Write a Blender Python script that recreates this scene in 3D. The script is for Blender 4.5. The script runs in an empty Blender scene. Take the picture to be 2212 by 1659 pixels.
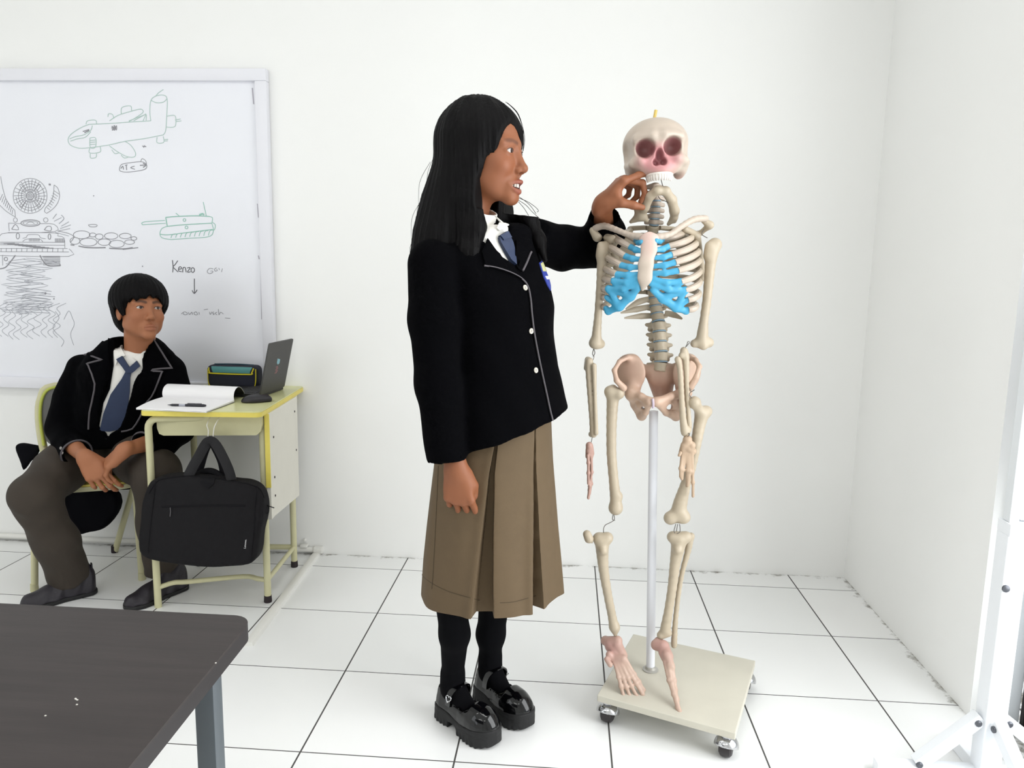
import bpy, bmesh, math, random
import numpy as np
from mathutils import Vector, Matrix
from mathutils.bvhtree import BVHTree
from mathutils.geometry import delaunay_2d_cdt
random.seed(7); RNG = np.random.default_rng(7)
SC = bpy.context.scene
COL = SC.collection
PI = math.pi
# ---------------------------------------------------------------- camera (solved from the floor tiles)
F, YAW, PIT, ROL, CAMH = 1641.58, 0.0708745, 0.1520164, -0.0180812, 1.24391
CX, CY = 1106.0, 829.5
X0, Y0, TILE = -0.65395, 2.94964, 0.4          # a tile joint crossing, tile size
WALLY, WALLX = 3.085, 1.175                   # back wall, right wall
def _axes():
    cy, sy, cp, sp = math.cos(YAW), math.sin(YAW), math.cos(PIT), math.sin(PIT)
    w = np.array([-sy*cp, cy*cp, -sp]); r = np.array([cy, sy, 0.0]); d = np.cross(w, r)
    cr, sr = math.cos(ROL), math.sin(ROL)
    return np.stack([cr*r+sr*d, -sr*r+cr*d, w])
RM = _axes(); EYE = np.array([0, 0, CAMH])
def ray(u, v):
    return RM.T @ np.array([(u-CX)/F, (v-CY)/F, 1.0])
def py(u, v, Y):
    q = ray(u, v); return EYE + q*(Y/q[1])
def pz(u, v, z):
    q = ray(u, v); return EYE + q*((z-CAMH)/q[2])
def pX(u, v, X):
    q = ray(u, v); return EYE + q*(X/q[0])
def V(*a):
    return np.array(a, float)
def unit(a):
    a = np.array(a, float); return a/np.linalg.norm(a)
# ---------------------------------------------------------------- materials
def lin(c):
    return tuple(((x/255)/12.92 if x/255 <= 0.04045 else ((x/255+0.055)/1.055)**2.4) for x in c)
MATS = {}
def mat(name, rgb, rough=0.6, metal=0.0, var=0.0, vscale=8.0, bump=0.0, bscale=60.0, stretch=(1, 1, 1), attr=False, spec=0.5, coat=0.0, sss=0.0, linear=False, sheen=0.0):
    if name in MATS: return MATS[name]
    m = bpy.data.materials.new(name); m.use_nodes = True
    nt = m.node_tree; N = nt.nodes; L = nt.links
    b = N['Principled BSDF']
    c = rgb if linear else lin(rgb)
    b.inputs['Base Color'].default_value = (*c, 1)
    b.inputs['Roughness'].default_value = rough
    b.inputs['Metallic'].default_value = metal
    b.inputs['Specular IOR Level'].default_value = spec
    b.inputs['Coat Weight'].default_value = coat
    b.inputs['Coat Roughness'].default_value = 0.06
    b.inputs['Sheen Weight'].default_value = sheen
    if sss:
        b.inputs['Subsurface Weight'].default_value = sss
        b.inputs['Subsurface Radius'].default_value = (0.012, 0.005, 0.003)
        b.inputs['Subsurface Scale'].default_value = 0.5
    tc = N.new('ShaderNodeTexCoord'); mp = N.new('ShaderNodeMapping')
    mp.inputs['Scale'].default_value = stretch
    L.new(tc.outputs['Object'], mp.inputs['Vector'])
    src = None
    if attr:
        a = N.new('ShaderNodeAttribute'); a.attribute_name = 'Col'; src = a.outputs['Color']
        L.new(src, b.inputs['Base Color'])
    if var:
        n = N.new('ShaderNodeTexNoise'); n.inputs['Scale'].default_value = vscale; n.inputs['Detail'].default_value = 5
        L.new(mp.outputs[0], n.inputs['Vector'])
        mr = N.new('ShaderNodeMapRange'); mr.inputs['From Min'].default_value = 0.25; mr.inputs['From Max'].default_value = 0.75
        mr.inputs['To Min'].default_value = 1-var; mr.inputs['To Max'].default_value = 1+var
        L.new(n.outputs['Fac'], mr.inputs['Value'])
        mx = N.new('ShaderNodeMix'); mx.data_type = 'RGBA'; mx.blend_type = 'MULTIPLY'; mx.inputs['Factor'].default_value = 1
        if src is not None: L.new(src, mx.inputs['A'])
        else: mx.inputs['A'].default_value = (*c, 1)
        L.new(mr.outputs[0], mx.inputs['B']); L.new(mx.outputs['Result'], b.inputs['Base Color'])
    if bump:
        n2 = N.new('ShaderNodeTexNoise'); n2.inputs['Scale'].default_value = bscale; n2.inputs['Detail'].default_value = 4
        L.new(mp.outputs[0], n2.inputs['Vector'])
        bp = N.new('ShaderNodeBump'); bp.inputs['Strength'].default_value = bump; bp.inputs['Distance'].default_value = 0.003
        L.new(n2.outputs['Fac'], bp.inputs['Height']); L.new(bp.outputs[0], b.inputs['Normal'])
    MATS[name] = m
    return m
# ---------------------------------------------------------------- objects
WLOC = {}
def wloc(o):
    return WLOC.get(o.name, np.zeros(3))
def tag(o, label=None, cat=None, group=None, kind=None):
    if label: o['label'] = label
    if cat: o['category'] = cat
    if group: o['group'] = group
    if kind: o['kind'] = kind
    return o
def thing(name, label, cat, loc, group=None):
    o = bpy.data.objects.new(name, None); COL.objects.link(o)
    o.empty_display_size = 0.1
    o.location = Vector(loc); WLOC[o.name] = np.array(loc, float)
    return tag(o, label, cat, group)
def mk(name, verts, faces, m, parent=None, smooth=True, cols=None, org=None, label=None, sharp=None):
    verts = np.asarray(verts, float)
    if org is None:
        lo, hi = verts.min(0), verts.max(0)
        org = np.array([(lo[0]+hi[0])/2, (lo[1]+hi[1])/2, lo[2]])
    me = bpy.data.meshes.new(name)
    me.from_pydata((verts-org).tolist(), [], [tuple(int(i) for i in f) for f in faces])
    me.update()
    ms = m if isinstance(m, (list, tuple)) else [m]
    for q in ms: me.materials.append(q)
    if smooth:
        me.polygons.foreach_set('use_smooth', [True]*len(me.polygons))
        if sharp is not None:
            me.set_sharp_from_angle(angle=math.radians(sharp))
    if cols is not None:
        at = me.color_attributes.new('Col', 'FLOAT_COLOR', 'POINT')
        c4 = np.ones((len(verts), 4)); c4[:, :3] = cols
        at.data.foreach_set('color', c4.ravel())
    o = bpy.data.objects.new(name, me); COL.objects.link(o)
    WLOC[o.name] = org
    if parent is not None:
        o.parent = parent; o.location = Vector(org - wloc(parent))
    else:
        o.location = Vector(org)
    if label: o['label'] = label
    return o
class MB:
    """collects shapes into ONE mesh"""
    def __init__(s): s.v = []; s.f = []; s.n = 0; s.c = []
    def add(s, v, f, c=None):
        v = np.asarray(v, float); s.v.append(v); s.f += [tuple(i+s.n for i in q) for q in f]; s.n += len(v)
        s.c.append(np.tile(c, (len(v), 1)) if c is not None and np.ndim(c) == 1 else (c if c is not None else np.ones((len(v), 3))))
        return s
    def box(s, c, size, rot=None, bev=0.0, seg=2):
        bm = bmesh.new(); bmesh.ops.create_cube(bm, size=1)
        bmesh.ops.scale(bm, vec=Vector(size), verts=bm.verts)
        if bev: bmesh.ops.bevel(bm, geom=bm.edges[:], offset=bev, segments=seg, affect='EDGES', profile=0.5)
        v = np.array([q.co[:] for q in bm.verts]); bm.verts.index_update()
        f = [tuple(q.index for q in g.verts) for g in bm.faces]; bm.free()
        if rot is not None: v = v @ np.array(rot).T
        return s.add(v+np.array(c), f)
    def tube(s, pts, rad, n=12, caps=True, sub=0, flat=None, col=None):
        v, f, cc = tube_geo(pts, rad, n, caps, sub, flat, col); return s.add(v, f, cc)
    def prism(s, poly, ax_u, ax_v, org, depth):
        """extrude a 2-D polygon (u,v) by depth along u x v"""
        poly = np.array(poly, float); ax_u = np.array(ax_u, float); ax_v = np.array(ax_v, float)
        a = np.array(org)+poly[:, :1]*ax_u+poly[:, 1:]*ax_v
        d = np.cross(ax_u, ax_v)*depth; n = len(poly)
        v = np.vstack([a, a+d])
        f = [tuple(range(n-1, -1, -1)), tuple(range(n, 2*n))]+[(i, (i+1) % n, n+(i+1) % n, n+i) for i in range(n)]
        return s.add(v, f)
    def lathe(s, prof, c, ax=(0, 0, 1), n=24):
        ax = unit(ax); t = unit(np.cross(ax, (0.3, 0.9, 0.2) if abs(ax[1]) < .9 else (1, 0, 0))); b = np.cross(ax, t)
        v = []; f = []
        for (r, h) in prof:
            for k in range(n):
                a = 2*PI*k/n; v.append(np.array(c)+ax*h+(t*math.cos(a)+b*math.sin(a))*max(r, 1e-5))
        m = len(prof)
        for i in range(m-1):
            for k in range(n): f.append((i*n+k, i*n+(k+1) % n, (i+1)*n+(k+1) % n, (i+1)*n+k))
        f.append(tuple(range(n-1, -1, -1))); f.append(tuple((m-1)*n+k for k in range(n)))
        return s.add(v, f)
    def build(s, name, m, parent=None, smooth=True, sharp=35, cols=False, **k):
        return mk(name, np.vstack(s.v), s.f, m, parent, smooth, np.vstack(s.c) if cols else None, sharp=sharp, **k)
def catmull(pts, sub, closed=False):
    P = np.array(pts, float)
    if sub <= 1: return P
    n = len(P); out = []
    for i in range(n if closed else n-1):
        g = (lambda j: P[j % n]) if closed else (lambda j: P[min(max(j, 0), n-1)])
        a, b, c, d = g(i-1), g(i), g(i+1), g(i+2)
        for t in np.linspace(0, 1, sub, endpoint=False):
            out.append(0.5*((2*b)+(-a+c)*t+(2*a-5*b+4*c-d)*t*t+(-a+3*b-3*c+d)*t**3))
    if not closed: out.append(P[-1])
    return np.array(out)
def tube_geo(pts, rad, n=12, caps=True, sub=0, flat=None, col=None):
    P = np.array(pts, float); r = np.full(len(P), rad, float) if np.isscalar(rad) else np.array(rad, float)
    C = None if col is None else np.array(col, float)
    if sub > 1:
        k = len(P)
        r = np.interp(np.linspace(0, k-1, (k-1)*sub+1), range(k), r)
        if C is not None and C.ndim == 2: C = np.stack([np.interp(np.linspace(0, k-1, (k-1)*sub+1), range(k), C[:, j]) for j in range(3)], 1)
        P = catmull(P, sub)
    T = np.gradient(P, axis=0); T /= np.linalg.norm(T, axis=1)[:, None]+1e-12
    ref = np.array([0, 0, 1.0]) if abs(T[0][2]) < .9 else np.array([1.0, 0, 0])
    if flat is not None: ref = np.array(flat[0], float)
    u = ref-T[0]*(ref@T[0]); u /= np.linalg.norm(u)
    v = []; f = []; cc = []
    for i in range(len(P)):
        if flat is not None:
            u = np.array(flat[0], float)
        u = u-T[i]*(u@T[i]); u /= np.linalg.norm(u)+1e-12
        w = np.cross(T[i], u); fl = 1.0 if flat is None else flat[1]
        for k in range(n):
            a = 2*PI*k/n; v.append(P[i]+r[i]*(math.cos(a)*u*fl+math.sin(a)*w))
            if C is not None: cc.append(C[i] if C.ndim == 2 else C)
    for i in range(len(P)-1):
        for k in range(n): f.append((i*n+k, i*n+(k+1) % n, (i+1)*n+(k+1) % n, (i+1)*n+k))
    if caps:
        f.append(tuple(range(n-1, -1, -1))); m = (len(P)-1)*n; f.append(tuple(m+k for k in range(n)))
    return np.array(v), f, (np.array(cc) if C is not None else None)
# ---------------------------------------------------------------- signed-distance shapes, meshed by surface nets
def smin(a, b, k):
    if k <= 0: return np.minimum(a, b)
    h = np.clip(.5+.5*(b-a)/k, 0, 1); return b*(1-h)+a*h-k*h*(1-h)
def smax(a, b, k): return -smin(-a, -b, k)
def cap(P, a, b, ra, rb=None, flat=None):
    rb = ra if rb is None else rb
    a = np.array(a, float); b = np.array(b, float); p = P-a
    if flat is not None:
        u = unit(flat[0]); s = 1/flat[1]-1
        p = p+np.outer(p@u, u)*s; d = (b-a); d = d+u*(d@u)*s
    else: d = b-a
    L = d@d+1e-12; t = np.clip((p@d)/L, 0, 1)
    q = p-t[:, None]*d
    return (np.sqrt((q*q).sum(1))-(ra+(rb-ra)*t))*(flat[1] if flat is not None and flat[1] < 1 else 1)
def ell(P, c, r, R=None):
    q = P-np.array(c, float)
    if R is not None: q = q@np.array(R)
    r = np.array(r, float)
    k0 = np.sqrt(((q/r)**2).sum(1))+1e-9; k1 = np.sqrt(((q/(r*r))**2).sum(1))+1e-9
    return k0*(k0-1)/k1
def rbox(P, c, h, rd=0.0, R=None):
    q = P-np.array(c, float)
    if R is not None: q = q@np.array(R)
    q = np.abs(q)-(np.array(h, float)-rd)
    return np.sqrt((np.maximum(q, 0)**2).sum(1))+np.minimum(q.max(1), 0)-rd
def chain(P, pts, rad, k=0.0, flat=None):
    d = None
    for i in range(len(pts)-1):
        e = cap(P, pts[i], pts[i+1], rad[i], rad[i+1], flat)
        d = e if d is None else smin(d, e, k)
    return d
def stack(P, zs, cx, cy, ax, ay, phi=0.0, pw=2.0):
    """pile of ellipses along z, each with its own centre and half-axes"""
    z = P[:, 2]; x = P[:, 0]-np.interp(z, zs, cx); y = P[:, 1]-np.interp(z, zs, cy)
    c, s = math.cos(phi), math.sin(phi); u = x*c+y*s; w = -x*s+y*c
    a = np.interp(z, zs, ax); b = np.interp(z, zs, ay)
    if pw == 2.0: rho = np.sqrt((u/a)**2+(w/b)**2)
    else: rho = (np.abs(u/a)**pw+np.abs(w/b)**pw)**(1/pw)
    return (rho-1)*np.minimum(a, b)
_EC = np.array([(0, 0, 0), (1, 0, 0), (0, 1, 0), (1, 1, 0), (0, 0, 1), (1, 0, 1), (0, 1, 1), (1, 1, 1)])
_ED = [(a, b) for a in range(8) for b in range(a+1, 8) if abs(_EC[a]-_EC[b]).sum() == 1]
def nets(fn, lo, hi, h):
    lo = np.array(lo, float)-2*h; hi = np.array(hi, float)+2*h
    n = np.ceil((hi-lo)/h).astype(int)+1
    ax = [lo[i]+h*np.arange(n[i]) for i in range(3)]
    val = np.empty(n, np.float32)
    st = max(1, int(300000/(n[1]*n[2])))
    for i in range(0, n[0], st):
        xs = ax[0][i:i+st]
        G = np.stack(np.meshgrid(xs, ax[1], ax[2], indexing='ij'), -1).reshape(-1, 3)
        val[i:i+st] = fn(G).reshape(len(xs), n[1], n[2])
    for sl in ((0, ), (-1, )): val[sl[0]] = 1; val[:, sl[0]] = 1; val[:, :, sl[0]] = 1
    S = val < 0
    cnt = np.zeros(n-1, np.int8)
    for c in _EC: cnt += S[c[0]:n[0]-1+c[0], c[1]:n[1]-1+c[1], c[2]:n[2]-1+c[2]]
    act = (cnt > 0) & (cnt < 8)
    idx = np.argwhere(act); vid = np.full(n-1, -1, np.int64); vid[act] = np.arange(len(idx))
    cv = np.stack([val[idx[:, 0]+c[0], idx[:, 1]+c[1], idx[:, 2]+c[2]] for c in _EC], 1)
    acc = np.zeros((len(idx), 3)); num = np.zeros(len(idx))
    for a, b in _ED:
        m = (cv[:, a] < 0) != (cv[:, b] < 0)
        t = np.where(m, cv[:, a]/np.where(m, cv[:, a]-cv[:, b], 1), 0)
        acc += m[:, None]*(_EC[a]+t[:, None]*(_EC[b]-_EC[a])); num += m
    verts = lo+h*(idx+acc/num[:, None])
    faces = []
    for d in range(3):
        e1, e2 = (d+1) % 3, (d+2) % 3
        sl = [slice(None)]*3; sl[d] = slice(0, n[d]-1); s2 = list(sl); s2[d] = slice(1, n[d])
        A = S[tuple(sl)]; B = S[tuple(s2)]
        for m, flip in ((A & ~B, False), (~A & B, True)):
            I = np.argwhere(m); I = I[(I[:, e1] > 0) & (I[:, e2] > 0) & (I[:, e1] < n[e1]-1) & (I[:, e2] < n[e2]-1)]
            def g(o1, o2):
                J = I.copy(); J[:, e1] += o1; J[:, e2] += o2; return vid[J[:, 0], J[:, 1], J[:, 2]]
            q = np.stack([g(-1, -1), g(0, -1), g(0, 0), g(-1, 0)], 1)
            faces.append(q[:, ::-1] if flip else q)
    faces = np.vstack(faces)
    faces = faces[(faces >= 0).all(1)]
    return verts, faces
def smooth_mesh(v, f, it=1, lam=0.5):
    f = np.asarray(f); E = np.vstack([f[:, [0, 1]], f[:, [1, 2]], f[:, [2, 3]], f[:, [3, 0]]]); E = np.vstack([E, E[:, ::-1]])
    for _ in range(it):
        s = np.zeros_like(v); c = np.zeros(len(v))
        np.add.at(s, E[:, 0], v[E[:, 1]]); np.add.at(c, E[:, 0], 1)
        v = v+lam*(s/np.maximum(c, 1)[:, None]-v)
    return v
def sdf(name, fn, lo, hi, h, m, parent=None, colfn=None, it=0, post=None, label=None, **k):
    v, f = nets(fn, lo, hi, h)
    if it: v = smooth_mesh(v, f, it)
    c = colfn(v) if colfn else None
    if post: v = post(v)
    return mk(name, v, f, m, parent, True, c, label=label, **k)
# ---------------------------------------------------------------- laying things on a surface
def bvh_of(*obs):
    v = []; f = []; n = 0
    for o in obs:
        w = wloc(o); q = [Vector(np.array(x.co)+w) for x in o.data.vertices]
        v += q; f += [tuple(i+n for i in p.vertices) for p in o.data.polygons]; n += len(q)
    return BVHTree.FromPolygons(v, f)
def hit(bvh, u, v, off=0.0, ymin=0.0, yref=1.9):
    d = Vector(ray(u, v)).normalized()
    p, nrm, i, t = bvh.ray_cast(Vector(EYE), d)
    while p is not None and p[1] < ymin: p, nrm, i, t = bvh.ray_cast(p+d*.002, d)
    if p is None:
        p, nrm, i, t = bvh.find_nearest(Vector(EYE)+d*(max(yref, ymin*1.04)/d.y))
    if nrm.dot(d) > 0: nrm = -nrm
    return np.array(p+nrm*off)
def line_on(bvh, pxs, sub=4, off=0.002, ymin=0.0):
    return np.array([hit(bvh, a, b, off, ymin) for a, b in catmull(pxs, sub)])
def patch_geo(place, poly, step):
    """fill a 2-D polygon with a fine triangle net, place(u,v,off) maps it to 3-D"""
    poly = [tuple(map(float, p)) for p in poly]
    bd = []
    for i, a in enumerate(poly):
        b = poly[(i+1) % len(poly)]; k = max(1, int(math.hypot(a[0]-b[0], a[1]-b[1])/step))
        bd += [(a[0]+(b[0]-a[0])*t/k, a[1]+(b[1]-a[1])*t/k) for t in range(k)]
    def inside(x, y):
        r = False
        for i in range(len(poly)):
            (x1, y1), (x2, y2) = poly[i], poly[i-1]
            if (y1 > y) != (y2 > y) and x < (x2-x1)*(y-y1)/(y2-y1)+x1: r = not r
        return r
    xs = [p[0] for p in poly]; ys = [p[1] for p in poly]; ins = []
    y = min(ys)+step/2
    while y < max(ys):
        x = min(xs)+step/2
        while x < max(xs):
            if inside(x, y) and min((x-a)**2+(y-b)**2 for a, b in bd) > (step*.45)**2: ins.append((x, y))
            x += step
        y += step
    n = len(bd)
    vs, _, fs, *_ = delaunay_2d_cdt([Vector(p) for p in bd+ins], [], [list(range(n))], 1, 1e-6)
    return [tuple(v) for v in vs], [tuple(f) for f in fs]
def patch(name, place, poly, step, off, thick, m, parent=None, **k):
    v2, f = patch_geo(place, poly, step)
    top = np.array([place(a, b, off) for a, b in v2]); bot = np.array([place(a, b, off-thick) for a, b in v2])
    n = len(top); cnt = {}
    for q in f:
        for i in range(3):
            e = (q[i], q[(i+1) % 3]); cnt[e] = 1
    side = [(a, b, n+b, n+a) for (a, b) in cnt if (b, a) not in cnt]
    a, b, c = (top[i] for i in f[0])
    fl = np.cross(b-a, c-a) @ (top[f[0][0]]-bot[f[0][0]]) < 0
    faces = [(q[::-1] if fl else q) for q in f]+[tuple(i+n for i in (q if fl else q[::-1])) for q in f]
    faces += [(s if fl else s[::-1]) for s in side]
    return mk(name, np.vstack([top, bot]), faces, m, parent, True, None, sharp=40, **k)
# ---------------------------------------------------------------- camera object
cam = bpy.data.cameras.new('camera'); co = bpy.data.objects.new('camera', cam); COL.objects.link(co)
cam.sensor_width = 36; cam.sensor_fit = 'HORIZONTAL'; cam.lens = F/2212*36; cam.clip_start = 0.05
_m = Matrix.Identity(4)
for i in range(3):
    _m[i][0] = RM[0][i]; _m[i][1] = -RM[1][i]; _m[i][2] = -RM[2][i]; _m[i][3] = EYE[i]
co.matrix_world = _m
SC.camera = co
# ---------------------------------------------------------------- room materials
M_wall = mat('wall_paint', (244, 244, 242), .75, var=.012, vscale=1.5, bump=.05, bscale=120)
M_ceil = mat('ceiling_paint', (244, 244, 242), .8)
M_white = mat('white_paint', (238, 240, 242), .4)
M_pipe = mat('conduit_plastic', (232, 231, 226), .45)
def floor_mat():
    m = bpy.data.materials.new('white_floor_tile'); m.use_nodes = True
    nt = m.node_tree; N = nt.nodes; L = nt.links; b = N['Principled BSDF']
    g = N.new('ShaderNodeNewGeometry'); sp = N.new('ShaderNodeSeparateXYZ'); L.new(g.outputs['Position'], sp.inputs[0])
    def math_(op, a, bb=None, c=None):
        n = N.new('ShaderNodeMath'); n.operation = op
        for i, x in enumerate((a, bb, c)):
            if x is None: continue
            if isinstance(x, (int, float)): n.inputs[i].default_value = x
            else: L.new(x, n.inputs[i])
        return n.outputs[0]
    def joint(c, o, wd):
        s = math_('DIVIDE', math_('SUBTRACT', c, o), TILE); fr = math_('FRACT', s)
        d = math_('MINIMUM', fr, math_('SUBTRACT', 1.0, fr))
        return math_('LESS_THAN', d, wd/2/TILE), math_('FLOOR', s)
    jx, fx = joint(sp.outputs[0], X0, .0046); jy, fy = joint(sp.outputs[1], Y0, .0036)
    j = math_('MAXIMUM', jx, jy)
    cb = N.new('ShaderNodeCombineXYZ'); L.new(fx, cb.inputs[0]); L.new(fy, cb.inputs[1])
    wn = N.new('ShaderNodeTexWhiteNoise'); wn.noise_dimensions = '2D'; L.new(cb.outputs[0], wn.inputs['Vector'])
    tint = N.new('ShaderNodeMix'); tint.data_type = 'RGBA'; L.new(wn.outputs['Value'], tint.inputs['Factor'])
    tint.inputs['A'].default_value = (*lin((238, 239, 238)), 1); tint.inputs['B'].default_value = (*lin((244, 244, 243)), 1)
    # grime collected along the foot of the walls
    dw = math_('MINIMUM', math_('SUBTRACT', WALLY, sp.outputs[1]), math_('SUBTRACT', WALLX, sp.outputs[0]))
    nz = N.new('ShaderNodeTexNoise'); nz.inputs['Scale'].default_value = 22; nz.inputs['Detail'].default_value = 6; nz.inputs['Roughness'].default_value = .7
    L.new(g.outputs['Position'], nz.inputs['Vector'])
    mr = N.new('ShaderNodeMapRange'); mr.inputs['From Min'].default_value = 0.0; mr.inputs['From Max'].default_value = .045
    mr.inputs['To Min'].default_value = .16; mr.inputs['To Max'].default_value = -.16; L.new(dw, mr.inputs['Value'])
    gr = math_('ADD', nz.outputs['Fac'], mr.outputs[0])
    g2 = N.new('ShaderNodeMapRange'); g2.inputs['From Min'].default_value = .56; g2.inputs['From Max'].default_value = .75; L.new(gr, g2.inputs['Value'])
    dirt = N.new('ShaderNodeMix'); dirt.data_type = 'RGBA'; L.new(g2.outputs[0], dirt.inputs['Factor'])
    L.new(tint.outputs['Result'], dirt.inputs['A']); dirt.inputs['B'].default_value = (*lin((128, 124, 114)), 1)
    mx = N.new('ShaderNodeMix'); mx.data_type = 'RGBA'; L.new(j, mx.inputs['Factor'])
    L.new(dirt.outputs['Result'], mx.inputs['A']); mx.inputs['B'].default_value = (*lin((74, 72, 70)), 1)
    L.new(mx.outputs['Result'], b.inputs['Base Color'])
    rg = N.new('ShaderNodeMapRange'); rg.inputs['To Min'].default_value = .3; rg.inputs['To Max'].default_value = .8; L.new(j, rg.inputs['Value'])
    L.new(rg.outputs[0], b.inputs['Roughness']); b.inputs['Specular IOR Level'].default_value = .4
    bp = N.new('ShaderNodeBump'); bp.inputs['Strength'].default_value = .4; bp.inputs['Distance'].default_value = .002; bp.invert = True
    L.new(j, bp.inputs['Height']); L.new(bp.outputs[0], b.inputs['Normal'])
    return m
XL, XR, YF, ZC = -3.6, 1.30, -2.6, 2.85
T_ = .12
def st(name, mb, m, sharp=30):
    o = mb.build(name, m, smooth=False); o['kind'] = 'structure'; return o
def slab(x0, x1, y0, y1, z0, z1): return MB().box(((x0+x1)/2, (y0+y1)/2, (z0+z1)/2), (x1-x0, y1-y0, z1-z0))
floor = mk('floor', [(XL-T_, YF-T_, 0), (XR+.9, YF-T_, 0), (XR+.9, WALLY+T_, 0), (XL-T_, WALLY+T_, 0), (XL-T_, YF-T_, -.1), (XR+.9, YF-T_, -.1), (XR+.9, WALLY+T_, -.1), (XL-T_, WALLY+T_, -.1)],
           [(0, 1, 2, 3), (7, 6, 5, 4), (0, 4, 5, 1), (1, 5, 6, 2), (2, 6, 7, 3), (3, 7, 4, 0)], floor_mat(), smooth=False, org=V(0, 0, 0)); floor['kind'] = 'structure'
st('wall_back', slab(XL-T_, WALLX+T_, WALLY, WALLY+T_, 0, ZC), M_wall)
st('ceiling', slab(XL-T_, XR+.9, YF-T_, WALLY+T_, ZC, ZC+.1), M_ceil)
WEND = 2.09                                              # the right wall stops here, a recessed glazed door follows
st('wall_right', slab(WALLX, WALLX+T_, WEND, WALLY, 0, ZC), M_wall)
# left wall with a tall window, front wall behind the camera
wl = slab(XL-T_, XL, YF, -1.9, 0, ZC); wl.box((XL-T_/2, (.9+WALLY)/2, ZC/2), (T_, WALLY-.9, ZC))
wl.box((XL-T_/2, -.5, .4), (T_, 2.8, .8)); wl.box((XL-T_/2, -.5, (2.4+ZC)/2), (T_, 2.8, ZC-2.4))
st('wall_left', wl, M_wall)
wf = slab(XL-T_, XR+.9, YF-T_, YF, 0, ZC); st('wall_front', wf, M_wall)
M_frame = mat('aluminium_white', (226, 230, 233), .35)
M_gasket = mat('dark_gasket', (38, 34, 34), .6)
def glass(name):
    m = bpy.data.materials.new(name); m.use_nodes = True
    N = m.node_tree.nodes; L = m.node_tree.links; N.remove(N['Principled BSDF'])
    a = N.new('ShaderNodeBsdfTransparent'); b = N.new('ShaderNodeBsdfGlossy'); b.inputs['Roughness'].default_value = .03
    x = N.new('ShaderNodeMixShader'); x.inputs[0].default_value = .08
    L.new(a.outputs[0], x.inputs[1]); L.new(b.outputs[0], x.inputs[2]); L.new(x.outputs[0], N['Material Output'].inputs[0])
    return m
M_glass = glass('window_glass')
def frame_yz(mb, x, y0, y1, z0, z1, w, d, extra=()):
    for yy in (y0+w/2, y1-w/2)+tuple(extra): mb.box((x, yy, (z0+z1)/2), (d, w, z1-z0), bev=.003)
    for zz in (z0+w/2, z1-w/2): mb.box((x, (y0+y1)/2, zz), (d, y1-y0-2*w, w), bev=.003)
w1 = MB(); frame_yz(w1, XL-.06, -1.9, .9, .8, 2.4, .05, .06, (-.5,))
wo = w1.build('window_1', M_frame, smooth=False); wo['kind'] = 'structure'
mk('pane', [(XL-.06, -1.85, .85), (XL-.06, .85, .85), (XL-.06, .85, 2.35), (XL-.06, -1.85, 2.35)], [(0, 1, 2, 3)], M_glass, wo, smooth=False)
# recessed door on the right: solid lower leaf edge next to the wall, glass further on
DX = 1.292
jamb = MB(); jamb.box((WALLX+.075, WEND-.013, 1.2), (.09, .026, 2.4), bev=.003)
jamb.box((DX+.03, 1.15, 2.3), (.06, 1.85, .06)); jamb.box((DX+.03, .24, 1.15), (.06, .05, 2.3))
do = jamb.build('door_1', M_frame, smooth=False); do['kind'] = 'structure'
leaf = MB(); leaf.box((DX+.025, 1.99, 1.14), (.04, .10, 2.26), bev=.003); leaf.box((DX+.025, .32, 1.14), (.04, .10, 2.26), bev=.003)
leaf.box((DX+.025, 1.155, .10), (.04, 1.57, .16), bev=.003); leaf.box((DX+.025, 1.155, 2.22), (.04, 1.57, .1), bev=.003)
lo_ = leaf.build('door_leaf', M_frame, do, smooth=False)
gk = MB(); gk.box((DX+.012, 2.052, 1.15), (.02, .014, 2.28)); gk.box((DX+.012, 1.155, .006), (.03, 1.8, .012)); gk.build('gasket', M_gasket, do, smooth=False)
mk('pane', [(DX+.025, .37, .18), (DX+.025, 1.94, .18), (DX+.025, 1.94, 2.17), (DX+.025, .37, 2.17)], [(0, 1, 2, 3)], M_glass, do, smooth=False)
wr2 = slab(XR, XR+.12, YF, .21, 0, ZC); wr2.box((XR+.06, 1.15, (2.34+ZC)/2), (.12, 1.88, ZC-2.34)); st('wall_right_front', wr2, M_wall)
# conduit pipe along the foot of the back wall, with its clip
cp = MB(); zc = .022; yc = WALLY-.0125
e = py(682, 1186, yc)
cp.tube([(XL, yc, zc), (e[0], yc, zc)], .0115, 12)
t1 = cp.build('trim_1', M_pipe); t1['kind'] = 'structure'
sk = MB(); sk.tube([(e[0]-.005, yc, zc), (e[0]+.03, yc, zc)], .0165, 14); sk.build('coupling', M_pipe, t1)
q = py(668, 1185, yc); cl = MB(); cl.box((q[0]-.02, WALLY-.016, zc+.018), (.03, .03, .012), bev=.003); cl.lathe([(.006, 0), (.006, .014), (.002, .016)], (q[0]-.02, WALLY, zc+.04), (0, -1, 0), 10); cl.build('clip', M_pipe, t1)
# cable cover lying on the floor
a = pz(685, 1197, 0); b = pz(536, 1396, 0); d = unit(b-a); s = V(-d[1], d[0], 0)
if s[0] < 0: s = -s
tr = MB(); w_, h_ = .017, .014
prof = [(-w_, 0), (-w_*.8, h_*.85), (-w_*.45, h_), (w_*.45, h_), (w_*.8, h_*.85), (w_, 0)]
vv = [p+s*x+V(0, 0, z) for p in (a, b) for x, z in prof]; n = len(prof)
tr.add(vv, [(i, i+1, n+i+1, n+i) for i in range(n-1)]+[(n-1, 0, n, 2*n-1)]+[tuple(range(n)), tuple(range(2*n-1, n-1, -1))])
tag(tr.build('cable_cover', M_pipe, sharp=20), 'narrow white plastic cable cover running across the floor tiles beside the school desk', 'cable cover')
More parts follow.
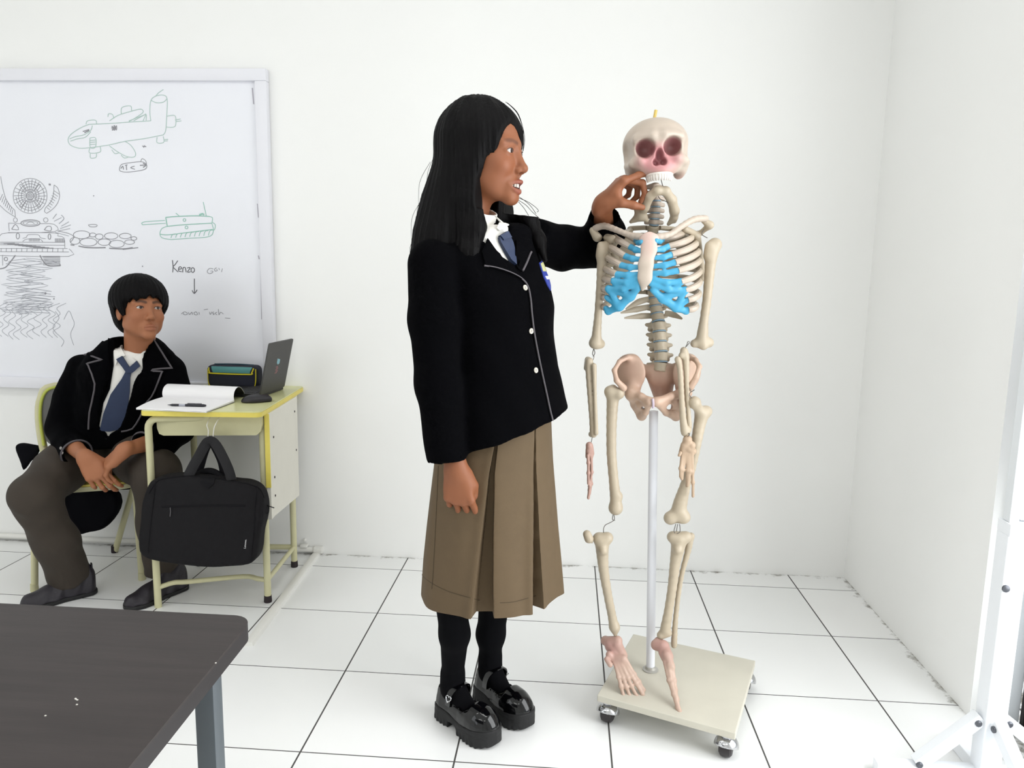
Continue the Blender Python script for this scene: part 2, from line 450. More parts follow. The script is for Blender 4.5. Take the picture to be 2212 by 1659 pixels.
# ================================================================ whiteboard
M_board = mat('whiteboard_face', (238, 239, 245), .28, var=.015, vscale=3)
M_ink_g = mat('green_marker', (176, 200, 193), .6)
M_ink_k = mat('grey_marker', (142, 142, 148), .6)
M_ink_d = mat('black_marker', (86, 84, 90), .6)
BY = WALLY-.018
wb = thing('whiteboard', 'large white-framed whiteboard with marker doodles hung on the back wall', 'whiteboard', (-2.3, WALLY, .7))
tr_ = py(575, 148, BY-.012); bz = py(60, 838, BY-.012)[2]
WX0, WX1, WZ0, WZ1 = XL+.25, tr_[0], bz, tr_[2]
FW = .047
pn = MB(); pn.box(((WX0+WX1)/2, BY+.004, (WZ0+WZ1)/2), (WX1-WX0-.03, .012, WZ1-WZ0-.03)); pn.build('panel', M_board, wb, smooth=False)
M_wbf = mat('board_frame_white', (232, 232, 238), .4)
fr = MB()
for z in (WZ0+FW/2, WZ1-FW/2): fr.box(((WX0+WX1)/2, BY-.002, z), (WX1-WX0, .036, FW), bev=.004)
for x in (WX0+FW/2, WX1-FW/2): fr.box((x, BY-.002, (WZ0+WZ1)/2), (FW, .0356, WZ1-WZ0-2*FW), bev=.003)
fr.build('frame', M_wbf, wb)
def bp(u, v): 
    q = py(u, v, BY-.0026); return q
def strokes(name, lst, m, w=.0013, conv=None, sub=4):
    """lst: polylines in photo pixels; each becomes a thin flat marker line on the board"""
    mb = MB()
    for s in lst:
        ww = w
        if isinstance(s[0], (int, float)): ww, s = w*s[0], s[1:]
        P = [conv(*q) if conv else q for q in s]
        c = catmull(P, sub if len(P) > 2 else 1)
        pts = [bp(*q) for q in c]
        if len(pts) > 1: mb.tube(pts, ww, 6, True, 0, flat=((0, 1, 0), .35))
    return mb.build(name, m, wb)
cA = lambda u, v: (120+u/2.963, 180+v/2.963)
def circ(x, y, a, b, n=14, ph=0, sp=2*PI): return [(x+a*math.cos(ph+sp*i/n), y+b*math.sin(ph+sp*i/n)) for i in range(n+1)]
plane = [[(215, 262), (160, 285), (100, 325), (80, 360), (95, 395), (150, 415), (220, 412)], [(215, 262), (330, 258), (470, 248), (610, 240)],
 [(610, 240), (603, 180), (610, 110), (640, 82), (690, 76), (714, 100), (712, 200), (705, 300), (690, 330)], [(690, 330), (560, 355), (440, 372), (340, 395), (220, 412)],
 [(612, 110), (650, 125), (690, 120), (712, 100)], [(640, 82), (660, 60), (690, 40)], [(345, 240), (400, 205), (480, 180), (545, 165), (560, 185), (520, 215), (470, 245)],
 [(420, 195), (425, 155), (480, 145), (487, 180)], [(335, 215), (340, 195), (365, 200), (372, 225)], [(195, 262), (205, 240), (255, 236), (262, 260)],
 [(345, 400), (400, 440), (460, 470), (505, 470), (510, 440), (480, 395), (445, 372)], [(360, 425), (380, 450), (405, 445)], [(420, 460), (440, 478), (465, 472)],
 [(220, 350), (222, 410), (255, 408), (256, 350), (220, 350)], [(222, 365), (255, 362)], [(222, 378), (255, 375)], [(222, 392), (255, 390)], [(220, 412), (218, 445), (285, 440), (285, 405)], [(222, 450), (225, 478), (258, 474), (262, 450)],
 [(715, 210), (765, 208), (765, 275), (710, 280)], [(765, 235), (800, 228)], [(768, 245), (805, 240)], [(650, 345), (650, 380), (692, 378), (690, 340)], [(692, 362), (720, 358)], [(695, 370), (718, 368)],
 [(90, 355), (130, 340), (180, 330), (225, 300), (235, 270)], [(95, 370), (140, 355), (190, 345), (225, 310)], [(500, 240), (580, 195)], [(560, 240), (580, 200), (580, 238)], [(470, 240), (560, 205)]]
strokes('airplane_drawing', plane, M_ink_g, .0015, cA)
strokes('star_mark', [[2, (360, 275), (392, 298)], [2, (392, 272), (362, 300)], [2, (376, 268), (376, 302)], [2, (358, 286), (394, 286)], [1.6, (175, 308), (215, 296)], [1.6, (185, 316), (215, 302)], [1.5, (555, 402), (580, 405)], [1.5, (562, 410), (572, 398)]], M_ink_k, .0013, cA)
bomb = [[(410, 540), (425, 518), (480, 508), (550, 502), (582, 520), (575, 548), (520, 562), (450, 568), (412, 560), (410, 540)], [(545, 500), (555, 482), (578, 498), (582, 525)], [1.4, (418, 545), (430, 530), (435, 552)], [1.4, (445, 525), (460, 522)], [1.4, (452, 525), (455, 555)],
        [1.2, (505, 530), (480, 540), (508, 550)], [1.6, (540, 525), (578, 523)], [1.6, (560, 512), (580, 523), (560, 538)]]
strokes('bomb_drawing', bomb, M_ink_k, .0013, cA)
tank = [[(550, 895), (580, 885), (700, 878)], [(555, 905), (600, 902), (705, 896)], [(550, 895), (555, 905)], [1.4, (705, 858), (770, 852), (900, 848), (985, 852)], [1.4, (705, 858), (715, 915)], [(985, 852), (1005, 862), (1000, 895)],
        [1.3, (715, 915), (820, 905), (1000, 895)], [(715, 915), (680, 930), (668, 965), (685, 990), (740, 1000)], [1.2, (668, 965), (720, 970), (840, 955), (1005, 935)], [(1000, 895), (1010, 935), (1000, 970), (960, 985), (850, 992), (740, 1000)],
        [(945, 760), (965, 848)], [2.4, (920, 842), (940, 835), (950, 842)], [(770, 830), (790, 848)], circ(825, 875, 9, 9, 8), circ(838, 922, 9, 9, 8), [(1005, 890), (1022, 905), (1018, 935), (1008, 938)]]
for k in range(9): tank.append([(738+k*30, 990-k*2), (748+k*30, 968-k*3), (768+k*30, 963-k*3)])
strokes('tank_drawing', tank, mat('teal_marker', (150, 196, 182), .6), .0015, cA)
wr = [[(748, 1132), (752, 1170), (750, 1210)], [(782, 1135), (765, 1160), (752, 1175), (768, 1192), (785, 1208)], [(786, 1190), (806, 1186), (802, 1175), (790, 1178), (788, 1200), (808, 1206)], [(814, 1210), (816, 1182), (830, 1180), (836, 1210)],
      [(842, 1182), (862, 1180), (844, 1208), (864, 1206)], circ(878, 1195, 11, 15, 10), [(888, 1250), (888, 1300), (889, 1342)], [(874, 1325), (888, 1345), (906, 1322)]]
strokes('name_writing', wr, M_ink_d, .0017, cA)
strokes('faint_writing', [[(1010, 1188), (985, 1185), (970, 1205), (985, 1218), (1005, 1210), (1006, 1202), (992, 1202)], [(1030, 1180), (1018, 1190), (1022, 1202), (1036, 1198), (1030, 1190)], [(1045, 1182), (1050, 1195)], [(1068, 1185), (1062, 1208)],
 [(805, 1475), (825, 1462), (842, 1470), (840, 1480), (822, 1480), (818, 1470)], [(850, 1465), (858, 1480), (872, 1464), (876, 1480)], [(884, 1470), (900, 1462), (908, 1480), (890, 1480), (886, 1470)], [(918, 1465), (920, 1480)], [(950, 1450), (975, 1445)], [(985, 1462), (990, 1480), (1000, 1462)],
 [(1012, 1462), (1004, 1470), (1016, 1476), (1008, 1482)], [(1034, 1464), (1022, 1472), (1034, 1482)], [(1042, 1445), (1046, 1482), (1056, 1465), (1074, 1476)], [(1085, 1502), (1118, 1504)]], M_ink_k, .0012, cA)
cB = lambda u, v: (u/3.7706, 340+v/3.7706)
rocks = [circ(665, 630, 68, 32), circ(755, 632, 28, 16), circ(808, 645, 32, 22), circ(905, 640, 55, 26), circ(610, 680, 40, 28), circ(720, 690, 70, 32), circ(850, 690, 52, 26), circ(950, 705, 62, 30), circ(1020, 640, 48, 22), circ(1055, 690, 40, 18), circ(1090, 660, 24, 14), [2, (575, 712), (605, 715)], [2, (640, 722), (720, 735), (860, 735)], [2, (890, 740), (1000, 745), (1080, 735)], [1.5, (1000, 750), (1125, 735)], [(575, 690), (600, 650), (560, 620), (470, 600)]]
strokes('rock_wall_drawing', rocks, M_ink_k, .0013, cB)
strokes('stray_mark', [[(720, 550), (755, 545), (790, 550), (780, 565), (735, 565), (720, 550)], [3, (398, 220), (412, 222)], [3.5, (365, 1105), (375, 1112)], [2.5, (436, 1150), (442, 1154)], [2, (760, 312), (766, 314)], [2, (1158, 885), (1164, 888)]], M_ink_k, .0013, cB, 3)
veh = [circ(245, 313, 138, 142, 28)]
for i in range(26):
    a = 2*PI*i/26
    if min(abs(((a-q+PI) % (2*PI))-PI) for q in (PI/4, 3*PI/4, 5*PI/4, 7*PI/4)) < .12: continue
    veh.append([(245+26*math.cos(a), 313+26*math.sin(a)), (245+80*math.cos(a+.03), 313+82*math.sin(a+.03)), (245+132*math.cos(a), 313+136*math.sin(a))])
veh += [[1.2]+circ(245, 313, q, q, 14) for q in (8, 18, 30)]+[circ(245, 313, q, q*1.03, 22, .2*q, 5.2) for q in (50, 72, 95, 115)]
for sx, sy in ((1, 1), (-1, 1), (1, -1), (-1, -1)):
    veh.append([(245+sx*38, 313+sy*46), (245+sx*72, 313+sy*92), (245+sx*84, 313+sy*82), (245+sx*50, 313+sy*36), (245+sx*38, 313+sy*46)])
veh += [[(5, 155), (20, 240), (45, 330), (80, 390), (120, 430)], [(-10, 380), (40, 430), (90, 465), (125, 485)], [(120, 430), (125, 485)], [(440, 225), (435, 300), (415, 360), (370, 410)], [(440, 225), (470, 250), (485, 310), (470, 370), (430, 420), (380, 455)], [(370, 410), (362, 440), (380, 455)]]
for k in range(8): veh.append([(20+k*12, 300+k*18), (0+k*14, 350+k*16)]); veh.append([(438-k*8, 270+k*20), (482-k*11, 300+k*18)])
veh += [[1.6]+circ(248, 535, 78, 26, 18), circ(248, 535, 62, 15, 16), [(215, 540), (235, 528), (262, 528), (280, 540)], circ(125, 510, 16, 18, 10), circ(372, 510, 18, 18, 10), [1.3, (95, 585), (125, 545), (152, 588), (95, 585)], [1.3, (360, 590), (385, 562), (415, 565), (412, 598), (360, 590)],
 [(70, 535), (170, 540)], [(330, 540), (440, 545), (445, 605), (65, 612)], [(70, 535), (75, 600)], [1.4]+circ(145, 640, 13, 24, 10), [1.4]+circ(403, 645, 11, 22, 10), [(0, 640), (60, 615), (440, 615), (470, 640), (520, 655), (528, 740)],
 [(185, 660), (215, 650), (230, 630), (310, 630), (330, 655), (370, 662)], [(185, 685), (220, 665), (320, 665), (350, 690)], [(0, 690), (525, 692)], [(0, 712), (525, 715)], [(0, 742), (550, 742)], [(0, 768), (560, 770)], [(0, 800), (560, 806), (562, 745)], [(20, 795), (22, 880)]]
for k in range(13): veh.append([(10+k*42, 742), (8+k*42, 768)])
for k in range(10): veh.append([(240+k*9, 660), (238+k*9, 684)]); veh.append([(450+k*8, 660), (450+k*8, 690)]); veh.append([(k*30, 700+k*4), (120+k*35, 698+k*4.5)]); veh.append([(350, 800+k*8.5), (490, 798+k*8.5)] if k > 5 else [(345+k*4, 805+k*9), (490, 805+k*9)])
veh += [[2.2, (325, 798), (345, 835), (375, 872), (410, 885), (490, 882)], [2.2, (125, 798), (85, 850), (45, 895), (0, 908)], [2, (488, 870), (492, 884)], [1.5]+circ(48, 828, 14, 14, 9)]
strokes('vehicle_drawing', veh, M_ink_k, .0011, cB, 3)
rr = random.Random(5); scr = []
for k in range(4):
    y = 815+k*9; p = []
    for j in range(15): p.append(((60 if k % 2 else 200)-j*4+((j+k) % 2)*(150+rr.random()*110)+rr.uniform(-25, 25), y+j*31+rr.uniform(-8, 8)))
    scr.append(p)
for k in range(10):
    x = 10+k*52; y = 1190+rr.uniform(-20, 30); p = [(x+60, y)]
    for j in range(6): p.append((x+(30 if j % 2 else -25)+rr.uniform(-12, 12)-j*6, y+40+j*48))
    scr.append(p)
for k in range(9): scr.append([1.3, (60+rr.uniform(0, 120), 1080+k*25), (240+rr.uniform(-30, 30), 1070+k*24), (420+rr.uniform(-20, 30), 1092+k*22)])
scr += [[(520, 1320), (560, 1250), (590, 1310), (605, 1360), (575, 1440), (600, 1530)], [(450, 1255), (480, 1310), (430, 1390), (500, 1470), (520, 1500), (500, 1540)], [1.5, (480, 540), (520, 500), (500, 470)], [1.3, (500, 560), (560, 525)], [1.3, (490, 580), (575, 550)], [1.3, (470, 600), (570, 580)], [1.3, (430, 500), (460, 460)], [1.2, (440, 520), (500, 490)], [1.2, (450, 610), (560, 640)]]
strokes('scribble_drawing', scr, mat('pale_grey_marker', (168, 170, 178), .6), .0011, cB, 4)
strokes('edge_scuff', [[2, (545, 190), (548, 225)], [1.5, (556, 440), (558, 470)], [2, (558, 552), (560, 560)], [1.3, (563, 560), (565, 690)], [1, (566, 662), (580, 663)]], mat('scuff_grey', (176, 172, 182), .6), .0012, None, 2)
# ================================================================ school desk
M_top = mat('desk_laminate', (214, 214, 160), .3, var=.03, vscale=20)
M_edge = mat('desk_yellow_edge', (226, 209, 98), .4, var=.04, vscale=30)
M_cream = mat('cream_paint', (203, 199, 160), .38, var=.03, vscale=25)
M_panel = mat('desk_side_panel', (222, 219, 208), .5, var=.02, vscale=15)
M_rub = mat('dark_rubber', (40, 30, 34), .7)
ZT = .735
FL, FR, BR = pz(299, 886, ZT), pz(563, 890, ZT), pz(657, 833, ZT)
ex = unit((FR-FL)*V(1, 1, 0)); ey = V(-ex[1], ex[0], 0)
DW, DL = float((FR-FL)@ex), min(float((BR-FR)@ey), .585)
desk = thing('school_desk', 'small cream metal school desk with yellow-edged top beside the seated boy', 'desk', FL*V(1, 1, 0)+ex*DW/2+ey*DL/2)
def dk(a, b, z): return FL*V(1, 1, 0)+ex*a+ey*b+V(0, 0, z)
def rrect(w, h, r, n=5, x0=0, y0=0):
    o = []
    for cx, cy, a0 in ((w-r, r, -PI/2), (w-r, h-r, 0), (r, h-r, PI/2), (r, r, PI)):
        for k in range(n+1): o.append((x0+cx+r*math.cos(a0+PI/2*k/n), y0+cy+r*math.sin(a0+PI/2*k/n)))
    return o
TH = .020
MB().prism(rrect(DW-.004, DL-.004, .022, 6, .002, .002), ex, ey, dk(0, 0, ZT-.004), .004).build('tabletop', M_top, desk, sharp=30)
MB().prism(rrect(DW, DL, .025, 6), ex, ey, dk(0, 0, ZT-TH), TH-.004).build('edge_band', M_edge, desk, sharp=30, label='yellow edge of the desk top')
zt = ZT-TH
tr2 = MB(); pr = rrect(DW*.80, .075, .022, 5); pr = [(a, b) for a, b in pr]
poly = [(DW*.085, 0), (DW*.97, 0)]+[(x, y) for x, y in [(DW*.97, -.035), (DW*.955, -.06), (DW*.92, -.074), (DW*.14, -.080), (DW*.105, -.074), (DW*.09, -.055)]]
tr2.prism(poly[::-1], ex, V(0, 0, 1), dk(0, .05, zt), -(DL-.12)); tr2.build('book_tray', M_cream, desk, sharp=40)
LR = .0125
def foot(u, v): return pz(u, v, 0)
lfl, lfr, lbr, lbl = foot(342, 1311), foot(579, 1300), foot(636, 1224), foot(431, 1221)
def loc(p): q = p-FL*V(1, 1, 0); return float(q@ex), float(q@ey)
(a1, b1), (a2, b2), (a3, b3), (a4, b4) = map(loc, (lfl, lfr, lbr, lbl))
lt = zt-.016
def uframe(p, q, nm):
    a_, b_ = p; c_, d_ = q; r = .035
    b0 = (b_+d_)/2
    for k, (x, y, sx) in enumerate(((a_, b_, 1), (c_, d_, -1))):
        P = [dk(x, y, .0), dk(x, y, .3), dk(x, y, lt-r)]+[dk(x+sx*r*(1-math.cos(t)), y, lt-r+r*math.sin(t)) for t in np.linspace(.3, PI/2, 5)]+[dk((a_+c_)/2, b0, lt)]
        lg = MB().tube(P, LR, 14).build('leg', M_cream, desk)
        if not (k == 0 and nm == 'front'): MB().lathe([(LR+.0012, 0), (LR+.0022, .004), (LR+.0012, .026)], dk(x, y, 0), n=14).build('rubber_foot', M_rub, lg)
uframe((a1, b1), (a2, b2), 'front'); uframe((a4, b4), (a3, b3), 'back')
br = MB(); zb = .085
br.tube([dk(a1, b1, zb-.012), dk(a1+.05, b1+.02, zb), dk(a1+.1, b1+.03, zb), dk(a2-.1, b2+.03, zb), dk(a2-.04, b2+.012, zb), dk(a2, b2, zb)], .009, 12, sub=4)
br.tube([dk(a2, b2, zb), dk(a3, b3, zb)], .009, 12); br.tube([dk(a4, b4, zb), dk(a3, b3, zb)], .011, 12)
br.build('stretcher', M_cream, desk)
# side panel with its yellow front edge
XPa = a2+LR+.010
pf, pb = dk(XPa, b2-.018, 0), dk(XPa, b3+.02, 0)
zf = py(581, 1122, pf[1])[2]; zk = py(645, 1070, pb[1])[2]
sp_ = MB(); poly = [(b2-.018, zt), (b2-.018, zf), (b2+.02, zf+.001), (b3+.02, zk), (b3+.02, zt)]
sp_.prism(poly, ey, V(0, 0, 1), dk(XPa, 0, 0)-ex*.007, .014); spn = sp_.build('side_panel', M_panel, desk, smooth=False)
yb = MB(); yb.box(dk(XPa, b2-.0195, (zt+zf)/2+.06), (.017, .004, zt-zf-.12), rot=np.stack([ex, ey, V(0, 0, 1)], 1)); yb.build('panel_edge', M_edge, desk, smooth=False, label='yellow edging of the side panel')
for (b, z) in ((b2+.03, .62), (b2+.03, .47), (b3-.02, .66), (b3-.01, .5), (b2+.03, .4)): MB().lathe([(.005, 0), (.004, .002), (.001, .003)], dk(XPa+.0065, b, z), ex, 10).build('screw', M_rub, spn)
# wire hook the bag hangs from
hx, hy = loc(py(446, 948, FL[1]+.035)); hz = py(448, 958, FL[1]+.035)[2]
HK = dk(hx, b1-.035, 0)
def hk(u, v): return py(u, v, HK[1])
hm = MB(); hm.tube([hk(445, 905)+V(0, .03, 0), hk(447, 918), hk(450, 930), hk(449, 950)], .0017, 8, sub=5); hm.tube([hk(466, 905)+V(0, .03, 0), hk(464, 920), hk(461, 935), hk(460, 950), hk(458, 958)], .0017, 8, sub=5)
hm.tube([hk(448+8*math.cos(t), 957+8*math.sin(t))+V(0, .006*math.cos(t), 0) for t in np.linspace(0, 2*PI*.93, 18)], .0026, 8); hm.build('hook', mat('hook_white', (222, 220, 214), .4), desk, label='white wire hook under the desk top')
# ================================================================ laptop
M_lap = mat('laptop_grey', (66, 65, 64), .5, metal=.1)
M_key = mat('laptop_black', (32, 31, 34), .5)
zd = ZT
l0, l1 = pz(561, 853, zd+.012), pz(613, 835, zd+.012)
hd = unit((l1-l0)*V(1, 1, 0)); hw = float(np.linalg.norm(l1-l0)); hn = V(hd[1], -hd[0], 0)   # hn points to the right, away from the keys
# lid leans outward: find the lean from the top front corner
def lean_err(t, hgt=.205):
    e = l0+V(0, 0, 1)*hgt*math.cos(t)+hn*hgt*math.sin(t); q = RM@(e-EYE); return CX+F*q[0]/q[2]
ts = np.linspace(-.2, .9, 111); lean = ts[np.argmin([abs(lean_err(t)-581) for t in ts])]
up = V(0, 0, 1)*math.cos(lean)+hn*math.sin(lean); hgt = .203
lap = thing('laptop', 'open dark grey laptop on the school desk, seen from behind its lid', 'laptop', (l0+l1)/2*V(1, 1, 0)+V(0, 0, zd))
lid = MB(); lid.prism(rrect(hw, hgt, .008, 4), hd, up, l0-np.cross(hd, up)*.003, .006); lido = lid.build('lid', M_lap, lap, sharp=30)
scn = MB(); nrm = np.cross(hd, up); nrm = nrm if nrm@hn < 0 else -nrm
scn.prism(rrect(hw-.012, hgt-.02, .003, 3, .006, .012), hd, up, l0+nrm*.0034-np.cross(hd, up)*.0004, .0008); scn.build('screen', M_key, lido)
bs = MB(); bd = .19
bs.prism(rrect(hw, bd, .008, 4), hd, -hn, l0-V(0, 0, .010), -.012 if np.cross(hd, -hn)[2] < 0 else .012); bso = bs.build('base', M_key, lap, sharp=30)
ky = MB()
for i in range(13):
    for j in range(5):
        c = l0+hd*(hw*.1+hw*.8*(i+.5)/13)-hn*(.035+.018*j)+V(0, 0, .0025); ky.box(c, (hw*.8/13*.86, .0155, .002), rot=np.stack([hd, hn, V(0, 0, 1)], 1))
ky.build('keyboard', mat('laptop_keys', (52, 51, 54), .5), bso, smooth=False)
lg_ = MB()
def lidp(s, t): return l0+hd*hw*s+up*hgt*t-nrm*.0036
def lgq(s0, t0, s1, t1): 
    lg_.add([lidp(s0, t0), lidp(s1, t0), lidp(s1, t1), lidp(s0, t1)], [(0, 1, 2, 3)])
lg_.add([lidp(.44, .66), lidp(.56, .63), lidp(.56, .55), lidp(.50, .53), lidp(.44, .57)], [(0, 1, 2, 3, 4)]); lg_.build('lid_sticker', mat('sticker_teal', (130, 178, 190), .4), lido, label='pale teal emblem on the lid')
l2 = MB()
for k in range(5): 
    s0 = .43+.025*(k % 2); t0 = .36+.03*k
    l2.add([lidp(s0, t0), lidp(s0+.09, t0), lidp(s0+.09, t0+.018), lidp(s0, t0+.018)], [(0, 1, 2, 3)])
l2.build('lid_lettering', mat('sticker_red', (150, 92, 96), .4), lido)
# ================================================================ pencil case
M_navy = mat('navy_canvas', (26, 28, 44), .8, bump=.25, bscale=400)
M_yel = mat('yellow_piping', (214, 198, 30), .6)
pcl, pcr = pz(447, 831, zd), pz(553, 829, zd)
pyy = min(float((pcl[1]+pcr[1])/2), WALLY-.125)
pcl, pcr = py(446, 829, pyy), py(556, 829, pyy); W_ = pcr[0]-pcl[0]; ph = .094
pc = thing('pencil_case', 'navy pencil case with yellow piping and teal top strip behind the laptop', 'pencil case', (pcl+pcr)/2*V(1, 1, 0)+V(0, 0, zd))
cx_, cz_ = (pcl[0]+pcr[0])/2, zd+ph/2+.001
def pcf(P):
    return rbox(P, (cx_, pyy+.035, cz_), (W_/2, .035, ph/2), .020)+.0012*np.sin(P[:, 0]*70)
pco = sdf('body', pcf, (cx_-W_/2, pyy, zd), (cx_+W_/2, pyy+.07, zd+ph), .004, M_navy, pc)
def pcp(a, b, o=.0015):
    z = zd+.001+ph*b; dz = max(0.0, abs(z-cz_)-(ph/2-.02)); dx = max(0.0, abs(a-.5)*W_-(W_/2-.02)); q_ = min(.0199, math.hypot(dz, dx))
    return V(pcl[0]+W_*a, pyy+.02-math.sqrt(.0004-q_*q_)-o, z)
patch('top_strip', lambda a, b, o: pcp(a, b, o), [(.10, .955), (.90, .955), (.86, .70), (.14, .70)], .03, .0022, .003, mat('teal_strip', (78, 140, 138), .6), pc, label='teal strip along the top')
yp = MB(); yp.tube([pcp(.05, .9), pcp(.07, .72), pcp(.13, .66), pcp(.85, .65), pcp(.90, .72), pcp(.93, .92)], .0028, 8, sub=4); yp.tube([pcp(.965, .88), pcp(.965, .4), pcp(.94, .12), pcp(.9, .07)], .0022, 8, sub=4)
yp.tube([pcp(.03, .82), pcp(.03, .3), pcp(.08, .08), pcp(.2, .02), pcp(.34, .02)], .0022, 8, sub=4); yp.build('piping', M_yel, pc)
zp = MB(); zp.tube([pcp(.1, 1.0)+V(0, .018, .001), pcp(.5, 1.0)+V(0, .02, .003), pcp(.88, 1.0)+V(0, .018, .001)], .003, 8, sub=5); zp.tube([pcp(.45, .05), pcp(.62, .05)], .0012, 6); zp.build('zip', mat('zip_teal', (34, 66, 80), .5), pc)
# ================================================================ notebook with a page standing in a curl, pen, mouse
M_paper = mat('paper', (244, 243, 244), .7)
nb = thing('notebook', 'open white notebook on the school desk with its front leaf curling over', 'notebook', pz(400, 880, zd))
n0, n1, n2, n3 = pz(294, 881, zd+.006), pz(446, 888, zd+.006), pz(506, 866, zd+.006), pz(352, 859, zd+.006)
def quad(a, b, c, d, s, t): return a*(1-s)*(1-t)+b*s*(1-t)+c*s*t+d*(1-s)*t
def sheet(fn, ns=14, nt_=10, th=.0015):
    v = []; f = []
    for o in (0, th):
        for i in range(ns+1):
            for j in range(nt_+1): v.append(fn(i/ns, j/nt_)-V(0, 0, o))
    m = (ns+1)*(nt_+1); g = lambda i, j, o=0: i*(nt_+1)+j+o*m
    for i in range(ns):
        for j in range(nt_): f.append((g(i, j), g(i+1, j), g(i+1, j+1), g(i, j+1))); f.append((g(i, j+1, 1), g(i+1, j+1, 1), g(i+1, j, 1), g(i, j, 1)))
    for i in range(ns): f.append((g(i, 0, 1), g(i+1, 0, 1), g(i+1, 0), g(i, 0))); f.append((g(i, nt_), g(i+1, nt_), g(i+1, nt_, 1), g(i, nt_, 1)))
    for j in range(nt_): f.append((g(0, j), g(0, j+1), g(0, j+1, 1), g(0, j, 1))); f.append((g(ns, j, 1), g(ns, j+1, 1), g(ns, j+1), g(ns, j)))
    return v, f
v, f = sheet(lambda s, t: quad(n0, n1, n2, n3, s, t)+V(0, 0, .004*math.sin(PI*t)*(1-s)+.003*t), th=.006); mk('page_block', v, f, M_paper, nb, sharp=50)
cv_ = MB().add(*sheet(lambda s, t: quad(n0, n1, n2, n3, s*1.005, t)-V(0, 0, .0035), th=.0012)); cv_.build('cover', mat('notebook_cover', (120, 118, 122), .5), nb)
arc = np.array([(0, .002), (-.004, .016), (.004, .032), (.022, .042), (.05, .045), (.08, .036), (.105, .018), (.118, .004)])
arc = catmull(arc, 4)
def curl(s, t):
    k = t*(len(arc)-1); i = int(min(k, len(arc)-2)); q = arc[i]+(arc[i+1]-arc[i])*(k-i)
    b = n3*(1-s)+n2*s; dpt = unit((n3-n0)*V(1, 1, 0)); return b+dpt*q[0]+V(0, 0, q[1])
v, f = sheet(curl, 10, 28, .0008); mk('curled_leaf', v, f, M_paper, nb, sharp=60)
v, f = sheet(lambda s, t: curl(s*.99+.005, .42+.57*t)-V(0, 0, .0022), 10, 28, .0012); mk('front_cover', v, f, mat('notebook_black', (34, 32, 36), .5), nb, sharp=60)
pa, pb_ = pz(362, 874.5, zd+.0125), pz(446, 876, zd+.0125); dd = unit(pb_-pa); Lp = float(np.linalg.norm(pb_-pa))
pen = thing('pen', 'dark clear-barrelled pen lying on the open notebook', 'pen', pa)
M_pd = mat('pen_dark', (34, 34, 44), .35)
MB().lathe([(.0007, 0), (.0018, .008), (.0042, .016), (.0044, Lp*.30)], pa, dd, 12).build('nib_grip', M_pd, pen)
MB().lathe([(.0042, 0), (.0042, Lp*.18)], pa+dd*Lp*.295, dd, 12).build('barrel', mat('pen_clear', (176, 178, 190), .2), pen)
cpn = MB().lathe([(.0046, 0), (.0050, .004), (.0050, Lp*.46), (.003, Lp*.53)], pa+dd*Lp*.46, dd, 12); cpn.box(pa+dd*Lp*.7+V(0, 0, .0062), (.05, .003, .0016), rot=np.stack([dd, np.cross(V(0, 0, 1), dd), V(0, 0, 1)], 1)); cpn.build('cap', M_pd, pen)
ma, mb_ = pz(523, 872, zd), pz(590, 868, zd); mc = (ma+mb_)/2; md = unit(mb_-ma); mn = np.cross(V(0, 0, 1), md)
ms = thing('computer_mouse', 'black computer mouse at the right edge of the school desk', 'mouse', mc)
def msf(P):
    q = P-mc; x = q@md; y = q@mn; z = q[:, 2]; Q = np.stack([x, y, z], 1)
    d = smin(ell(Q, (-.006, .02, .004), (.050, .030, .024)), rbox(Q, (.012, .018, .010), (.040, .024, .010), .009), .012)
    return smax(d, -z+.001, .004)
sdf('shell', msf, mc-V(.08, .06, 0), mc+V(.08, .08, .05), .0025, mat('mouse_black', (30, 27, 32), .45), ms, it=1)
mbx = MB(); mbx.tube([mc+md*.042+mn*.018+V(0, 0, .021), mc+md*.02+mn*.02+V(0, 0, .0245)], .0035, 8); mbx.build('wheel', M_rub, ms)
# ================================================================ bag
M_bag = mat('charcoal_canvas', (27, 26, 28), .9, spec=.2, var=.06, vscale=60, bump=.3, bscale=500)
M_bagd = mat('bag_dark', (15, 14, 18), .8, spec=.2)
YB = HK[1]-.005
bag = thing('laptop_bag', 'charcoal laptop bag hanging by its handles from the school desk hook', 'bag', py(440, 1218, YB))
outl = [(332, 1037), (352, 1028), (385, 1024), (419, 1022), (462, 1027), (508, 1034), (540, 1038), (562, 1049), (573, 1066), (577, 1089), (574, 1120), (568, 1150), (562, 1190), (552, 1209), (534, 1216), (500, 1218), (464, 1219), (420, 1216), (373, 1211), (335, 1204), (317, 1195), (309, 1180), (310, 1140), (314, 1095), (322, 1060)]
op = np.array([py(a, b, YB)[[0, 2]] for a, b in catmull(outl, 3, closed=True)])
def poly_sd(X, Z, P):
    d = np.full(len(X), 1e9); ins = np.zeros(len(X), bool); n = len(P)
    for i in range(n):
        a, b = P[i], P[i-1]; e = b-a; w0 = X-a[0]; w1 = Z-a[1]; t = np.clip((w0*e[0]+w1*e[1])/(e@e+1e-12), 0, 1)
        d = np.minimum(d, (w0-e[0]*t)**2+(w1-e[1]*t)**2)
        c = ((a[1] > Z) != (b[1] > Z)) & (X < (b[0]-a[0])*(Z-a[1])/(b[1]-a[1]+1e-15)+a[0]); ins ^= c
    return np.where(ins, -1, 1)*np.sqrt(d)
BT = .036
